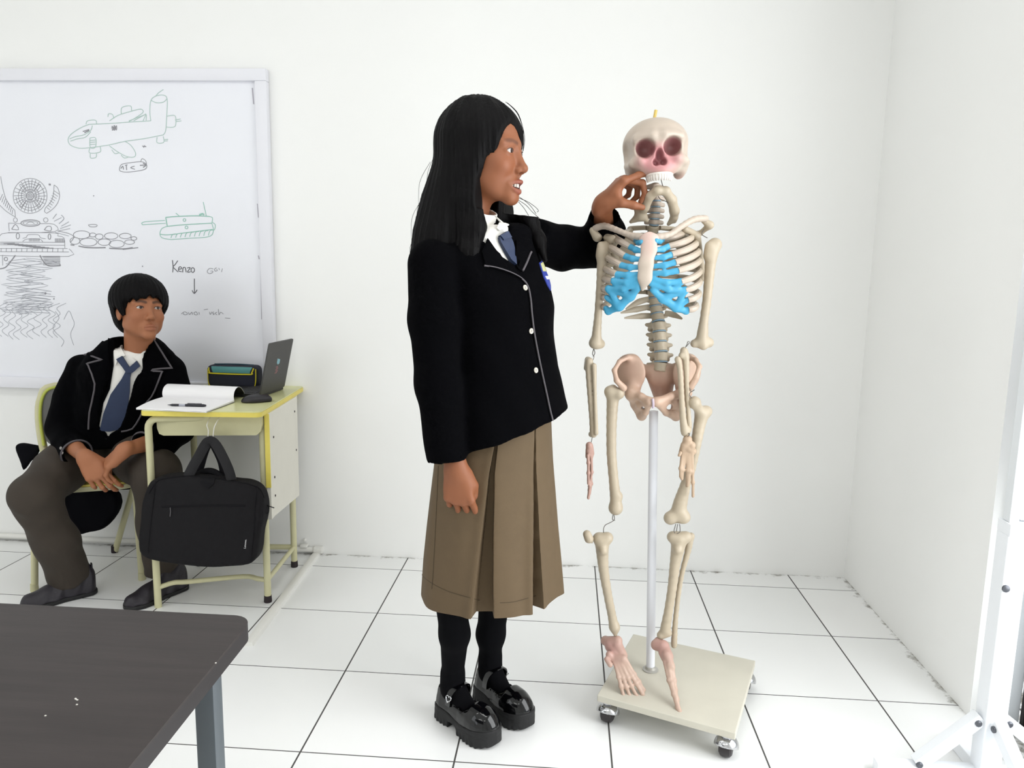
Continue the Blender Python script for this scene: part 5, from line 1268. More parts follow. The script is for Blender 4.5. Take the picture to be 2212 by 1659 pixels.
# ---- hair
XE_z = [.125, .10, .075, .045, .02, 0, -.02, -.04, -.065, -.10, -.16, -.25, -.36]
XE_n = [.02, .066, .075, .067, .062, .057, .046, .032, .020, .020, .026, .030, .04]
XE_f = [.05, .084, .090, .090, .084, .078, .066, .054, .040, .030, .03, .03, .03]
HZ = [-.40, -.33, -.26, -.18, -.10, -.04, .0, .04, .08, .115, .135]
farl = [gl(.0, .062, -.02), gl(.035, .085, -.10), py(1140, 470, 1.99), py(1164, 520, 1.985), py(1178, 562, 1.975)]
nearl = [gl(.0, -.066, -.03), gl(.0, -.070, -.11), py(1024, 490, 1.86), py(1014, 545, 1.845), py(1012, 600, 1.83)]
def hairf(P):
    q = (P-gO)@gR/gs
    d = ell(q, (-.016, 0, .030), (.106, .088, .096))
    bk = stack(q, HZ, [-.075, -.085, -.085, -.078, -.062, -.040, -.026, -.02, -.02, -.02, -.02], [0]*11, [.050, .070, .080, .084, .085, .086, .090, .088, .070, .04, .02], [.10, .125, .125, .115, .098, .090, .088, .084, .070, .05, .02])
    bk = smax(bk, smax(q[:, 2]-.12, -q[:, 2]-.37-.02*np.sin(q[:, 1]*60), .01), .02)
    d = smin(d, bk, .02)
    d = smin(d, chain(P, nearl, [.022, .026, .028, .024, .008], .02)/gs, .03)
    d = smin(d, chain(P, farl, [.020, .024, .022, .016, .005], .02)/gs, .02)
    d = smin(d, chain(P, [gl(-.03, .05, -.08), gl(.0, .07, -.14), py(1112, 462, 2.02), py(1150, 488, 2.03)], [.03, .034, .032, .022], .02)/gs, .02)
    w = np.clip((q[:, 1]+.02)/.04, 0, 1)
    xe = np.interp(q[:, 2], XE_z[::-1], XE_n[::-1])*(1-w)+np.interp(q[:, 2], XE_z[::-1], XE_f[::-1])*w
    ang = np.arctan2(q[:, 1], q[:, 0]+.02)
    d = d+.0007*np.sin(ang*47+q[:, 2]*14+2*np.sin(q[:, 2]*11))+.0006*np.sin(ang*113+q[:, 2]*9+3*np.sin(ang*7))+.0012*np.sin(ang*13+q[:, 2]*6)
    cut = xe-q[:, 0]                                              # negative in front of the hair line
    low = np.clip((-q[:, 2]-.13)/.04, 0, 1)                       # below the neck the locks hang freely
    hs = ell(q, (-.012, 0, .020), (.094, .0755, .088))            # skull, keep the shell open in front
    d = smax(d, -(cut+.5*low), .006)
    inn = smin(ell(q, (.02, 0, -.03), (.072, .066, .085)), cap(q, (-.01, 0, -.06), (-.02, 0, -.22), .050, .058), .02)
    d = smax(d, -smin(hs, inn, .01), .004)
    return d*gs
hlo = np.minimum(gO-V(.22, .22, .44), np.array(nearl).min(0)-.06); hhi = np.maximum(gO+V(.17, .17, .16), np.array(farl).max(0)+.05)
hair = sdf('hair', hairf, hlo, hhi, .0028, M_hair, girl, it=1)
fly = MB(); rg_ = random.Random(3)
for k in range(34):
    a = rg_.uniform(-2.6, .5); b = rg_.uniform(.3, 1.3)
    p0 = gl(-.016+.104*math.cos(b)*math.cos(a), .086*math.cos(b)*math.sin(a), .030+.094*math.sin(b)); o = unit(p0-gl(-.016, 0, .03))
    fly.tube([p0-o*.004, p0+o*rg_.uniform(.004, .010)+V(-.008, 0, -.01), p0+o*rg_.uniform(.002, .012)+V(-.02, 0, -.045)], [.0004, .0004, .0002], 4, sub=4)
for k in range(22):
    z = rg_.uniform(-.30, .02); p0 = gl(-.112-.05*min(1, max(0, -z/.15)), rg_.uniform(-.06, .06), z); fly.tube([p0+V(.02, 0, .03), p0+V(-rg_.uniform(.0, .012), 0, -.02), p0+V(-rg_.uniform(-.004, .014), 0, -.085)], [.0005, .0005, .0003], 4, sub=4)
for P_ in ([(1100, 226, 1.93), (1120, 250, 1.93), (1131, 295, 1.93), (1129, 330, 1.93)], [(1096, 222, 1.94), (1120, 247, 1.94), (1133, 295, 1.94), (1130, 326, 1.94)], [(1092, 220, 1.95), (1117, 243, 1.95), (1130, 280, 1.95), (1128, 318, 1.95)], [(1121, 428, 1.95), (1140, 436, 1.95), (1156, 447, 1.95), (1163, 455, 1.95), (1160, 458, 1.95)], [(1119, 432, 1.95), (1136, 443, 1.95), (1150, 458, 1.95), (1170, 476, 1.96)], [(1119, 424, 1.95), (1134, 434, 1.95), (1147, 446, 1.95), (1158, 462, 1.96)], [(1120, 436, 1.95), (1132, 450, 1.95), (1142, 466, 1.95)]):
    fly.tube([py(*x) for x in P_], .0007, 5, sub=5)
fly.build('stray_hair', M_hair, girl)
# ---- blazer
def wz(u, v, Y): return py(u, v, Y)[2]
rows = [(470, 1080, .055, .055), (492, 1078, .085, .068), (515, 1062, .125, .080), (545, 1056, .150, .092), (600, 1064, .160, .112), (660, 1070, .160, .128), (720, 1073, .158, .130), (790, 1076, .162, .134), (860, 1084, .176, .146), (930, 1093, .192, .158), (1010, 1100, .205, .168)]
zr_ = [py(1066, r[0], 1.95)[2] for r in rows][::-1]; cx_g = [py(r[1], r[0], 1.95)[0] for r in rows][::-1]
cy_g = [1.955]*len(rows); a_g = [r[2] for r in rows][::-1]; b_g = [r[3] for r in rows][::-1]
fcx, fcy = math.cos(PHI-PI/2), math.sin(PHI-PI/2)                # facing direction
hA, hC = py(985, 985, 1.80), py(1247, 896, 1.87)
def torso(P): return stack(P, zr_, cx_g, cy_g, a_g, b_g, PHI, 2.3)
slN = [py(934, 572, 1.835), py(936, 690, 1.805), py(946, 830, 1.785), py(965, 1000, 1.775)]
slF = [py(1146, 520, 2.055), py(1215, 536, 2.13), py(1290, 535, 2.20), py(1302, 508, 2.14), py(1306, 468, 2.075)]
cutN = (py(965, 996, 1.775), unit(py(965, 1000, 1.775)-py(946, 830, 1.785)))
dF = unit(py(1308, 462, 2.07)-py(1302, 520, 2.15)); cutF = (py(1306, 464, 2.07), dF)
zV = wz(1108, 578, 1.86); 
vz = [wz(1090, v, 1.88) for v in (582, 574, 550, 520, 495, 470)]; vlo = [.0, -.014, -.055, -.090, -.105, -.11]; vhi = [-.01, -.002, -.006, -.012, -.022, -.03]
def uw(P):
    x = P[:, 0]-np.interp(P[:, 2], zr_, cx_g); y = P[:, 1]-1.955
    return x*math.cos(PHI)+y*math.sin(PHI), x*fcx+y*fcy
def blz(P):
    d = torso(P)
    d = smax(d, P[:, 2]-wz(1085, 482, 1.95), .02)
    zh = hA[2]+(P[:, 0]-hA[0])*(hC[2]-hA[2])/(hC[0]-hA[0])
    d = smax(d, zh-P[:, 2], .004)
    u, w = uw(P)
    d = smax(d, -smax(smax(np.interp(P[:, 2], vz, vlo)-u, u-np.interp(P[:, 2], vz, vhi), .004), -w+.01, .01), .004)                 # the V of the neckline
    nk = cap(P, nb+V(0, 0, .12), nb-V(0, 0, .02), .062, .056); d = smax(d, -nk, .008)
    a = chain(P, slN, [.060, .058, .053, .047], .02); a = smax(a, (P-cutN[0])@cutN[1]+.02*(P[:, 0]-cutN[0][0])*-1, .004)
    a = smax(a, -cap(P, cutN[0]-cutN[1]*.03, cutN[0]+cutN[1]*.05, .040, .042), .003)
    d = smin(d, a, .018)
    b = chain(P, slF, [.060, .060, .056, .054, .043], .012); b = smin(b, np.linalg.norm(P-py(1318, 502, 2.12), axis=1)-.042, .02)
    b = smax(b, (P-cutF[0])@cutF[1], .004); b = smax(b, -cap(P, cutF[0]-cutF[1]*.04, cutF[0]+cutF[1]*.05, .034, .038), .003)
    d = smin(d, b, .02)
    wr_ = .0022*np.sin(P[:, 2]*38+P[:, 0]*22+3*np.sin(P[:, 0]*9))*np.sin(P[:, 0]*31+P[:, 1]*17)
    return d+wr_
blo = np.array([slN[3][0]-.12, 1.66, hA[2]-.05]); bhi = np.array([slF[2][0]+.11, 2.34, wz(1100, 440, 1.95)+.02])
blo[2] = min(blo[2], cutN[0][2]-.05)
blazer = sdf('blazer', blz, blo, bhi, .0048, M_blz, girl, it=1)
BB = bvh_of(blazer)
# shirt and tie in the neckline
def shirtf(P):
    d = stack(P, zr_, cx_g, cy_g, np.array(a_g)-.012, np.array(b_g)-.010, PHI, 2.2)
    d = smax(d, P[:, 2]-wz(1085, 486, 1.92), .01); d = smax(d, wz(1100, 640, 1.9)-P[:, 2], .01)
    return d
sc_g = py(1075, 560, 1.955)
shirt = sdf('shirt', shirtf, sc_g-V(.2, .2, .15), sc_g+V(.2, .2, .15), .005, M_shirt, girl)
def collarf(P):
    a, b = py(1072, 462, 1.90), py(1078, 496, 1.90)
    c = nb+V(.006, -.004, .0); ax = unit(V(.30, -.22, 1)); h = (P-c)@ax; r = np.linalg.norm(P-c-np.outer(h, ax), axis=1)
    d = np.abs(r-(.056+.10*np.clip(-h, 0, .05)))-.003
    d = smax(d, np.abs(h-.012)-.030, .003)
    return d
shc = sdf('collar', collarf, nb-V(.11, .11, .06), nb+V(.11, .11, .07), .003, M_shirt, shirt)
SB = bvh_of(shirt)
SBall = bvh_of(shirt, shc)
def on_s(a, b, o): return hit(SB, a, b, o)
patch('collar_wing', lambda a, b, o: hit(SBall, a, b, o), [(1085, 462), (1094, 470), (1100, 484), (1090, 495), (1077, 499), (1072, 495), (1081, 480)], 5, .006, .004, M_shirt, shirt)
tieo = patch('tie', on_s, [(1074, 514), (1092, 503), (1102, 525), (1108, 550), (1110, 575), (1098, 564), (1087, 545), (1076, 524)], 5, .012, .010, M_tie, girl)
patch('knot', on_s, [(1074, 511), (1091, 500), (1097, 514), (1081, 522)], 5, .016, .012, M_tie, tieo)
# lapels, piping, buttons, crest
BBS = bvh_of(blazer, shirt)
def on_b(a, b, o): return hit(BBS, a, b, o)
patch('lapel', on_b, [(1052, 516), (1072, 545), (1094, 570), (1118, 592), (1138, 615), (1128, 606), (1100, 591), (1048, 576), (1040, 545)], 6, .006, .0045, M_blz, blazer)
patch('lapel', on_b, [(1112, 520), (1146, 540), (1125, 588), (1113, 578), (1112, 550)], 6, .006, .0045, M_blz, blazer)
pp1 = MB()
pp1.tube(line_on(BB, [(1045, 575), (1070, 579), (1100, 589), (1125, 603), (1138, 620), (1144, 648), (1147, 680), (1152, 720), (1159, 760), (1167, 800), (1178, 850), (1188, 895), (1194, 912)], 4, .0045), .0022, 8)
pp1.tube(line_on(BB, [(1143, 545), (1134, 568), (1125, 587)], 4, .0075), .0026, 8)
pp1.build('piping', M_pip, blazer)
for (a, b) in ((1133, 622), (1146, 715), (1156, 800)):
    c = hit(BB, a, b, .001); c2 = hit(BB, a+3, b, .001); c3 = hit(BB, a, b+3, .001); nn = unit(np.cross(c3-c, c2-c)); nn = nn if nn[1] < 0 else -nn
    bu = MB(); bu.lathe([(.0062, 0), (.0072, .0015), (.0068, .003), (.0052, .0026), (.001, .0026)], c, nn, 18); bo_ = bu.build('button', mat('button_cream', (198, 192, 180), .35), blazer)
    ho = MB(); t1 = unit(np.cross(nn, V(.3, 0, 1))); t2 = np.cross(nn, t1)
    for sx, sz in ((1, 1), (1, -1), (-1, 1), (-1, -1)): ho.lathe([(.0009, 0), (.0009, .0004)], c+nn*.0027+t1*sx*.0016+t2*sz*.0016, nn, 6)
    ho.build('button_holes', M_rub, bo_)
fdv = V(fcx, fcy, 0); ldv = V(math.cos(PHI), math.sin(PHI), 0)
cq = hit(BB, 1179, 594, 0); cu0 = float((cq-V(0, 1.955, 0))@ldv); 
def crest_at(a, b, o):
    """a along the chest, b up, seen along the facing direction"""
    st_p = cq+ldv*a+V(0, 0, b)+fdv*.25
    p, nrm, i_, t_ = BB.ray_cast(Vector(st_p), Vector(-fdv))
    if p is None: return cq+ldv*a+V(0, 0, b)+fdv*o
    if nrm.dot(Vector(fdv)) < 0: nrm = -nrm
    return np.array(p+nrm*o)
crest = patch('crest', crest_at, [(-.026, .030), (0, .036), (.026, .030), (.026, -.006), (.014, -.028), (0, -.040), (-.014, -.028), (-.026, -.006)], .007, .003, .0025, mat('crest_blue', (46, 62, 150), .6), blazer, label='blue and yellow shield crest')
patch('crest_top', crest_at, [(-.022, .028), (0, .032), (.022, .028), (.022, .008), (-.022, .008)], .007, .0042, .0012, mat('crest_yellow', (200, 200, 150), .6), crest)
patch('crest_band', crest_at, [(-.018, -.004), (.018, -.004), (.014, -.012), (-.014, -.012)], .006, .0042, .0012, mat('crest_white', (220, 224, 236), .6), crest)
# ---- skirt
skr = [(860, 1078, .140, .130), (940, 1072, .150, .140), (990, 1066, .160, .150), (1060, 1064, .170, .158), (1130, 1062, .180, .165), (1200, 1061, .190, .172), (1270, 1061, .197, .178)]
def skirt():
    z_ = [py(1062, r[0], 1.95)[2] for r in skr]; xs = [py(r[1], r[0], 1.95)[0] for r in skr]; A_ = [r[2] for r in skr]; B_ = [r[3] for r in skr]
    z0, z1 = z_[0], z_[-1]; nz, nt_ = 36, 900; v = []
    gr_ = [(-90.5, 15.5, .034, 6.5), (-43, 13, .032, 2.5), (5, 12, .03, 0), (55, 12, .03, 0), (105, 12, .03, 0), (150, 12, .03, 0)]
    for lay in (0, 1):
        for i in range(nz+1):
            z = z0+(z1-z0)*i/nz; t = i/nz; a = np.interp(-z, -np.array(z_), A_); b = np.interp(-z, -np.array(z_), B_); cx = np.interp(-z, -np.array(z_), xs); cy = 1.950
            for k in range(nt_):
                th = 2*PI*k/nt_; lc = th-PHI; r = a*b/math.sqrt((b*math.cos(lc))**2+(a*math.sin(lc))**2)
                dg = math.degrees(th); dg = dg-360 if dg > 180 else dg
                for g, w, dp, sh in gr_:
                    c0 = g+sh*(1-t)*1.0; hw_ = w*.5*max(0, t*1.02+.01)
                    x = dg-c0
                    e = min(1, max(0, (hw_-abs(x))/.5+.5)); r -= dp*min(1, t*1.6+.05)*e
                    if x < 0: r += .010*t*math.exp(-((x+hw_+1.5)/5.0)**2)*(1-e)
                    else: r += .004*t*math.exp(-((x-hw_-1)/6.0)**2)*(1-e)
                r += .003*t*math.sin(th*5+1)+.002*t*math.sin(th*11+z*6)
                r -= lay*.003
                v.append((cx+r*math.cos(th), cy+r*math.sin(th), z+(.004*math.sin(th*3) if i == nz else 0)))
    f = []; m = (nz+1)*nt_
    for i in range(nz):
        for k in range(nt_):
            a, b, c, d = i*nt_+k, i*nt_+(k+1) % nt_, (i+1)*nt_+(k+1) % nt_, (i+1)*nt_+k
            f.append((d, c, b, a)); f.append((m+a, m+b, m+c, m+d))
    for k in range(nt_): a, b = nz*nt_+k, nz*nt_+(k+1) % nt_; f.append((a, m+a, m+b, b)); f.append((k, (k+1) % nt_, m+(k+1) % nt_, m+k))
    return mk('skirt', v, f, mat('tan_twill', (93, 76, 53), .8, var=.04, vscale=40, bump=.2, bscale=900), girl, True, sharp=50)
sko_ = skirt(); KB = bvh_of(sko_)
sm_ = MB(); sm_.tube(line_on(KB, [(947, 1006), (944, 1080), (940, 1160), (936, 1235), (933, 1272)], 5, .0003), .0009, 6)
sm_.tube(line_on(KB, [(908, 1240), (930, 1258), (965, 1276), (1000, 1287), (1036, 1297)], 5, .0002), .0007, 6); sm_.tube(line_on(KB, [(1080, 1302), (1110, 1300), (1158, 1287)], 5, .0002), .0007, 6)
sm_.build('hem_stitching', mat('tan_dark', (66, 54, 36), .8), sko_)
# ---- socks and shoes
hN, tN = pz(955, 1540, 0), pz(1073, 1616, 0); dN = unit(tN-hN); tF_ = pz(1144, 1578, 0); dF_ = unit(V(math.cos(math.radians(-46)), math.sin(math.radians(-46)), 0))
SH = [(tN-dN*.228, dN), (tF_-dF_*.228, dF_)]
for hp, kn, an, nm in ((hipN, py(972, 1262, 1.868), ankN, 0), (hipF, py(1072, 1262, 1.995), ankF, 1)):
    mid = py(982, 1370, 1.878) if nm == 0 else py(1060, 1370, 2.012)
    ft = SH[nm][0]+SH[nm][1]*.135+V(0, 0, .056); ins = SH[nm][0]+SH[nm][1]*.085+V(0, 0, .078)
    def sf(P, kn=kn, mid=mid, an=an, ft=ft):
        d = chain(P, [kn+(kn-mid)*.6, kn, mid, an, an-V(0, 0, .045)], [.048, .0455, .0385, .0295, .030], .02); d = smin(d, chain(P, [an-V(0, 0, .035), ins, ft], [.030, .026, .022], .01), .02); return d
    al = np.array([kn, an, ft]); sdf('sock', sf, al.min(0)-V(.06, .06, .05), al.max(0)+.06, .005, M_sock, girl)
def shoe(heel, toe, outer, parent):
    """platform shoe; outer = +1/-1 side that carries the buckle"""
    ax = unit((toe-heel)*V(1, 1, 0)); L = float(np.linalg.norm((toe-heel)*V(1, 1, 0))); lt = V(-ax[1], ax[0], 0)
    xs = np.array([-.004, .002, .012, .03, .07, .11, .15, .175, .196, .213, .225, .232, .236])*L/.235; ws = np.array([.008, .018, .027, .0325, .032, .035, .0425, .0440, .0405, .033, .024, .015, .005])
    def loc_(P): q = P-heel; return np.stack([q@ax, q@lt, q[:, 2]], 1)
    def outline(q, g=0): 
        w = np.interp(q[:, 0], xs, ws)+g; d1 = np.abs(q[:, 1])-w
        return smax(smax(d1*.9, q[:, 0]-(L+g-.001), .02), -q[:, 0]-g-.004, .014)
    def solef(P):
        q = loc_(P); o = outline(q, .004)
        top = .044-.008*np.exp(-((q[:, 0]-.11)/.04)**2)+.008*np.clip((q[:, 0]-.17)/.06, 0, 1)
        d = smax(o, q[:, 2]-top, .004); d = smax(d, -q[:, 2]+.010*np.clip((q[:, 0]-.19)/.04, 0, 1), .003)
        notch = rbox(q, (.088, 0, .004), (.018, .08, .016), .008); d = smax(d, -notch, .004)
        tr_ = .002*np.sin(q[:, 0]*420)*np.clip((.018-q[:, 2])/.006, 0, 1)
        gr = .0012*np.exp(-((q[:, 2]-.034)/.002)**2)
        return d+tr_*.6+gr
    def upf(P):
        q = loc_(P); o = outline(q, 0)
        hz = np.interp(q[:, 0], np.array([0, .03, .06, .10, .135, .155, .185, .21, .23, .24])*L/.235, [.104, .108, .092, .080, .084, .096, .094, .084, .068, .050])
        d = smax(o+.18*np.clip(q[:, 2]-.05, 0, 1), q[:, 2]-hz+12*q[:, 1]**2*np.clip((q[:, 0]-.11)/.04, 0, 1), .020); d = smax(d, .030-q[:, 2], .002)
        inn = smax(outline(q, -.005)+.18*np.clip(q[:, 2]-.05, 0, 1), .05-q[:, 2], .004); inn = smax(inn, q[:, 0]-.150*L/.235+.6*np.abs(q[:, 1])**1.3*3, .006)
        return smax(d, -inn, .003)
    bx = np.array([heel+ax*a+lt*b+V(0, 0, z) for a in (-.02, L+.02) for b in (-.06, .06) for z in (0, .13)])
    so_ = sdf('shoe', upf, bx.min(0), bx.max(0), .0028, M_pat, parent, it=1, label='glossy black strapped shoe')
    sdf('sole', solef, bx.min(0), bx.max(0), .0028, M_sole, so_)
    sx = .083*L/.235
    P_ = [heel+ax*(sx+o)+lt*y+V(0, 0, z) for y, z, o in ((-.0325, .062, -.012), (-.0350, .086, -.006), (-.030, .106, .0), (-.014, .119, .006), (.014, .119, .006), (.030, .106, 0), (.0350, .086, -.006), (.0325, .062, -.012))]
    stp = MB(); stp.tube(P_, .0085, 12, sub=5, flat=(tuple(ax), 1.0)); 
    v_ = np.vstack(stp.v)
    stp2 = MB(); ring_n = 12
    C_ = catmull(P_, 5); T_s = np.gradient(C_, axis=0); T_s /= np.linalg.norm(T_s, axis=1)[:, None]
    vv = []; ff_ = []
    for i, (c, t) in enumerate(zip(C_, T_s)):
        nrm_ = unit(np.cross(ax, t)); nrm_ = nrm_ if (nrm_[2] > 0 or nrm_@(c-heel-V(0, 0, .05)) > 0) else -nrm_
        for a_, b_ in ((-.0095, -.0016), (.0095, -.0016), (.0095, .0016), (-.0095, .0016)): vv.append(c+ax*a_+nrm_*b_)
    for i in range(len(C_)-1):
        for k in range(4): ff_.append((i*4+k, i*4+(k+1) % 4, (i+1)*4+(k+1) % 4, (i+1)*4+k))
    ff_ += [(0, 1, 2, 3), tuple(len(vv)-4+k for k in (3, 2, 1, 0))]
    st_o = mk('strap', vv, ff_, M_pat, so_, True, sharp=40)
    bc = heel+ax*(sx-.002)+lt*outer*.0365+V(0, 0, .090); up_ = unit(V(0, 0, 1)-lt*outer*.42)
    h_ = []
    for k in range(33):
        t = 2*PI*k/32; hxx = 16*math.sin(t)**3; hyy = 13*math.cos(t)-5*math.cos(2*t)-2*math.cos(3*t)-math.cos(4*t); h_.append(bc+(ax*hxx+up_*hyy)*.00062+lt*outer*.002)
    hb_ = MB(); hb_.tube(h_, .0014, 8); hb_.build('buckle', M_chrome, st_o, label='silver heart-shaped buckle')
hN2 = tN-dN*.228
shoe(hN2, tN, -1, girl)
shoe(tF_-dF_*.228, tF_, 1, girl)
# ================================================================ seated pupil
BSK = np.array(lin((158, 102, 70)))
bs = .99
bR = frame((.76, -.63, .13), (.10, .0, 1.0))
bE = py(303, 664, 2.665)
bO = bE-bR@(np.array([.0815, -.0315, 0])*bs)
def bl_(x, y, z): return bO+bR@(V(x, y, z)*bs)
nbB = py(292, 768, 2.76)                                           # pit of the neck
ndir = tuple(((bR.T@(nbB+V(-.005, .045, -.045)-bO))/bs))
bhf = head_field(True, False, ndir)
bsk = Skin()
bsk.add(lambda P: bhf((P-bO)@bR/bs)*bs, bO-V(.17, .17, .27), bO+V(.17, .17, .17), .0024, lambda v: head_colour(v, (v-bO)@bR/bs, True, False, BSK), 1)
BW1 = py(182, 984, 2.50); BW2 = py(272, 968, 2.51)
BC1 = py(160, 965, 2.60); BC2 = py(318, 958, 2.60)
g1, lo1, hi1, n1_ = hand_field(BW1, unit(V(.60, -.14, -.76)), unit(V(.72, .40, .50)), True, [(16, 34, 20), (24, 38, 24), (30, 42, 26), (36, 44, 26)], [(.026, .024, .010), (.054, .040, .018), (.080, .038, .020), (.100, .030, .020)], s=1.0, arm=BC1, ar=.030)
bsk.add(g1, lo1, hi1, .0026, lambda v: skin_col(v, BSK, n1_), 1)
g2, lo2_, hi2_, n2_ = hand_field(BW2, unit(V(-.74, -.08, -.66)), unit(V(-.35, .85, .45)), False, [(14, 30, 18), (18, 34, 20), (20, 36, 22), (24, 38, 24)], [(.026, .024, .010), (.052, .040, .018), (.076, .044, .024), (.098, .040, .028)], s=1.0, arm=BC2, ar=.030)
bsk.add(g2, lo2_, hi2_, .0026, lambda v: skin_col(v, BSK, n2_), 1)
hB = py(232, 968, 2.84); hipR, hipL = hB+V(-.085, -.01, .0), hB+V(.085, -.01, 0)
kR = py(72, 1072, 2.42); kL = py(338, 1022, 2.60); aR = py(152, 1245, 2.575); aL = py(352, 1236, 2.66)
shR_, shL_ = py(182, 801, 2.79), py(366, 806, 2.81)
eR, eL = py(138, 925, 2.73), py(384, 925, 2.76)
def btr(P):
    d = cap(P, nbB+V(0, .06, -.13), hB, .06, .09)
    d = smin(d, cap(P, nbB+V(0, .045, -.02), nbB+V(0, .06, -.13), .05, .06), .02)
    for a, b, c in ((hipR, kR, aR), (hipL, kL, aL)): d = smin(d, chain(P, [a, b, c], [.07, .045, .030], .03), .03)
    for a, b, c in ((shR_, eR, BC1), (shL_, eL, BC2)): d = smin(d, chain(P, [a, b, c], [.042, .034, .028], .02), .03)
    return d
al = np.array([nbB, hB, kR, kL, aR, aL, eR, eL]); bsk.add(btr, al.min(0)-V(.13, .13, .06), al.max(0)+V(.13, .13, .07), .010, lambda v: skin_col(v, BSK))
boy = bsk.build('person', M_skin)
tag(boy, 'seated person in open black blazer and blue tie, sitting beside the school desk', 'person')
eye_parts(bO, bR, bs, boy, look=(.95, .12, .06))
# ---- hair: short bowl cut
def bhair(P):
    q = (P-bO)@bR/bs; ay = np.abs(q[:, 1])
    d = ell(q, (-.018, 0, .038), (.114, .102, .100)); d = smin(d, ell(q, (-.055, 0, -.02), (.070, .080, .078)), .02)
    lowz = np.interp(q[:, 0], [-.12, -.09, -.05, -.028, -.018, .006, .016, .03, .045, .06, .075, .11], [-.115, -.112, -.090, -.045, -.005, .010, -.040, -.030, .018, .031, .034, .034])
    lowz = lowz+.004*np.sin(q[:, 1]*210+q[:, 0]*90)+np.where(q[:, 0] > .05, .006*np.sin(q[:, 1]*60+1), 0)+np.where((q[:, 1] > .03) & (q[:, 0] > .03), -.018*np.clip((q[:, 1]-.03)/.03, 0, 1), 0)
    d = smax(d, (lowz-q[:, 2])*.8, .008)
    hs = smin(ell(q, (-.012, 0, .026), (.0945, .076, .087)), ell(q, (.02, 0, -.028), (.066, .063, .079)), .02); d = smax(d, -hs, .004)
    ang = np.arctan2(q[:, 1], q[:, 0]+.02)
    return (d+.0010*np.sin(ang*34+q[:, 2]*25)+.0007*np.sin(ang*77-q[:, 2]*20))*bs
sdf('hair', bhair, bO-V(.16, .16, .16), bO+V(.16, .16, .16), .003, M_hair, boy)
# ---- blazer
PB = math.radians(14)
rB = [(725, 293, .075, .060), (742, 291, .115, .078), (762, 287, .150, .092), (790, 280, .170, .106), (840, 268, .172, .118), (890, 260, .172, .128), (930, 254, .178, .135), (985, 250, .19, .14)]
zB = [py(270, r[0], 2.80)[2] for r in rB][::-1]; cxB = [py(r[1], r[0], 2.80)[0] for r in rB][::-1]; cyB = [2.80+.012*i for i in range(len(rB))][::-1]
cyB = list(np.interp(zB, [zB[0], zB[-1]], [2.83, 2.78])); aB = [r[2] for r in rB][::-1]; bB_ = [r[3] for r in rB][::-1]
fB = V(math.cos(PB-PI/2), math.sin(PB-PI/2), 0)
def uwB(P):
    x = P[:, 0]-np.interp(P[:, 2], zB, cxB); y = P[:, 1]-np.interp(P[:, 2], zB, cyB)
    return x*math.cos(PB)+y*math.sin(PB), x*fB[0]+y*fB[1]
zhB = py(240, 950, 2.70)[2]
zo = [py(270, v, 2.70)[2] for v in (938, 922, 870, 820, 770, 735)]; oL = [-.01, -.042, -.043, -.034, -.042, -.064]; oR = [.0, .040, .052, .063, .067, .062]
SRp = [shR_, (shR_+eR)/2+V(-.012, 0, 0), eR, py(150, 960, 2.66), py(166, 980, 2.585)]
SLp = [shL_, (shL_+eL)/2+V(.010, 0, 0), eL, py(350, 955, 2.68), py(306, 963, 2.585)]
dR_ = unit(SRp[4]-SRp[3]+V(.01, 0, -.01)); dL_ = unit(SLp[4]-SLp[3])
def bblz(P):
    d = stack(P, zB, cxB, cyB, aB, bB_, PB, 2.3); d = smax(d, P[:, 2]-py(290, 728, 2.8)[2]+.25*np.abs(P[:, 0]-nbB[0])*0, .012)
    d = smax(d, zhB-.035+.0*P[:, 0]-P[:, 2], .006)
    u, w = uwB(P); lo = np.interp(P[:, 2], zo[::1], oL); hi = np.interp(P[:, 2], zo[::1], oR)
    op = smax(smax(lo-u, u-hi, .004), -w+.03, .01); op = smax(op, py(250, 945, 2.7)[2]-P[:, 2], .01); d = smax(d, -op, .004)
    nk = cap(P, nbB+V(0, 0, .12), nbB-V(0, 0, .03), .068, .060); d = smax(d, -nk, .008)
    for pts, rad, dv in ((SRp, [.064, .064, .062, .058, .052], dR_), (SLp, [.064, .064, .062, .058, .050], dL_)):
        a = chain(P, pts, rad, .015); a = smax(a, (P-pts[4])@dv, .003); a = smax(a, -cap(P, pts[4]-dv*.03, pts[4]+dv*.05, .040, .043), .003); d = smin(d, a, .02)
    return d+.003*np.sin(P[:, 2]*44+P[:, 0]*26+3*np.sin(P[:, 0]*11))*np.sin(P[:, 0]*37+P[:, 1]*19)
al = np.array(SRp+SLp+[nbB, hB]); bz_ = sdf('blazer', bblz, al.min(0)-V(.09, .09, .03), al.max(0)+V(.09, .12, .08), .005, M_blz, boy, it=1)
ZB_ = bvh_of(bz_)
def bshf(P):
    d = stack(P, zB, cxB, cyB, np.array(aB)-.012, np.array(bB_)-.014, PB, 2.2); d = smax(d, P[:, 2]-py(290, 757, 2.74)[2], .012); return smax(d, zhB+.01-P[:, 2], .004)
bsh = sdf('shirt', bshf, al.min(0)-V(.0, .09, .0), al.max(0)+V(.0, .12, .03), .006, M_shirt, boy)
def bcol(P):
    c = nbB+V(-.002, .04, .0); ax = unit(V(-.02, -.42, 1)); h = (P-c)@ax; r = np.linalg.norm(P-c-np.outer(h, ax), axis=1)
    d = np.abs(r-(.060+.30*np.clip(.01-h, 0, .05)))-.003; d = smax(d, np.abs(h-.012)-.034, .003)
    u = (P-nbB)@V(math.cos(PB), math.sin(PB), 0); w = (P-nbB)@fB
    return smax(d, -smax(np.abs(u)-.75*np.clip(h+.004, 0, 1), -w-.05, .004), .003)
bcl = sdf('collar', bcol, nbB-V(.11, .11, .06), nbB+V(.11, .11, .06), .003, M_shirt, bsh)
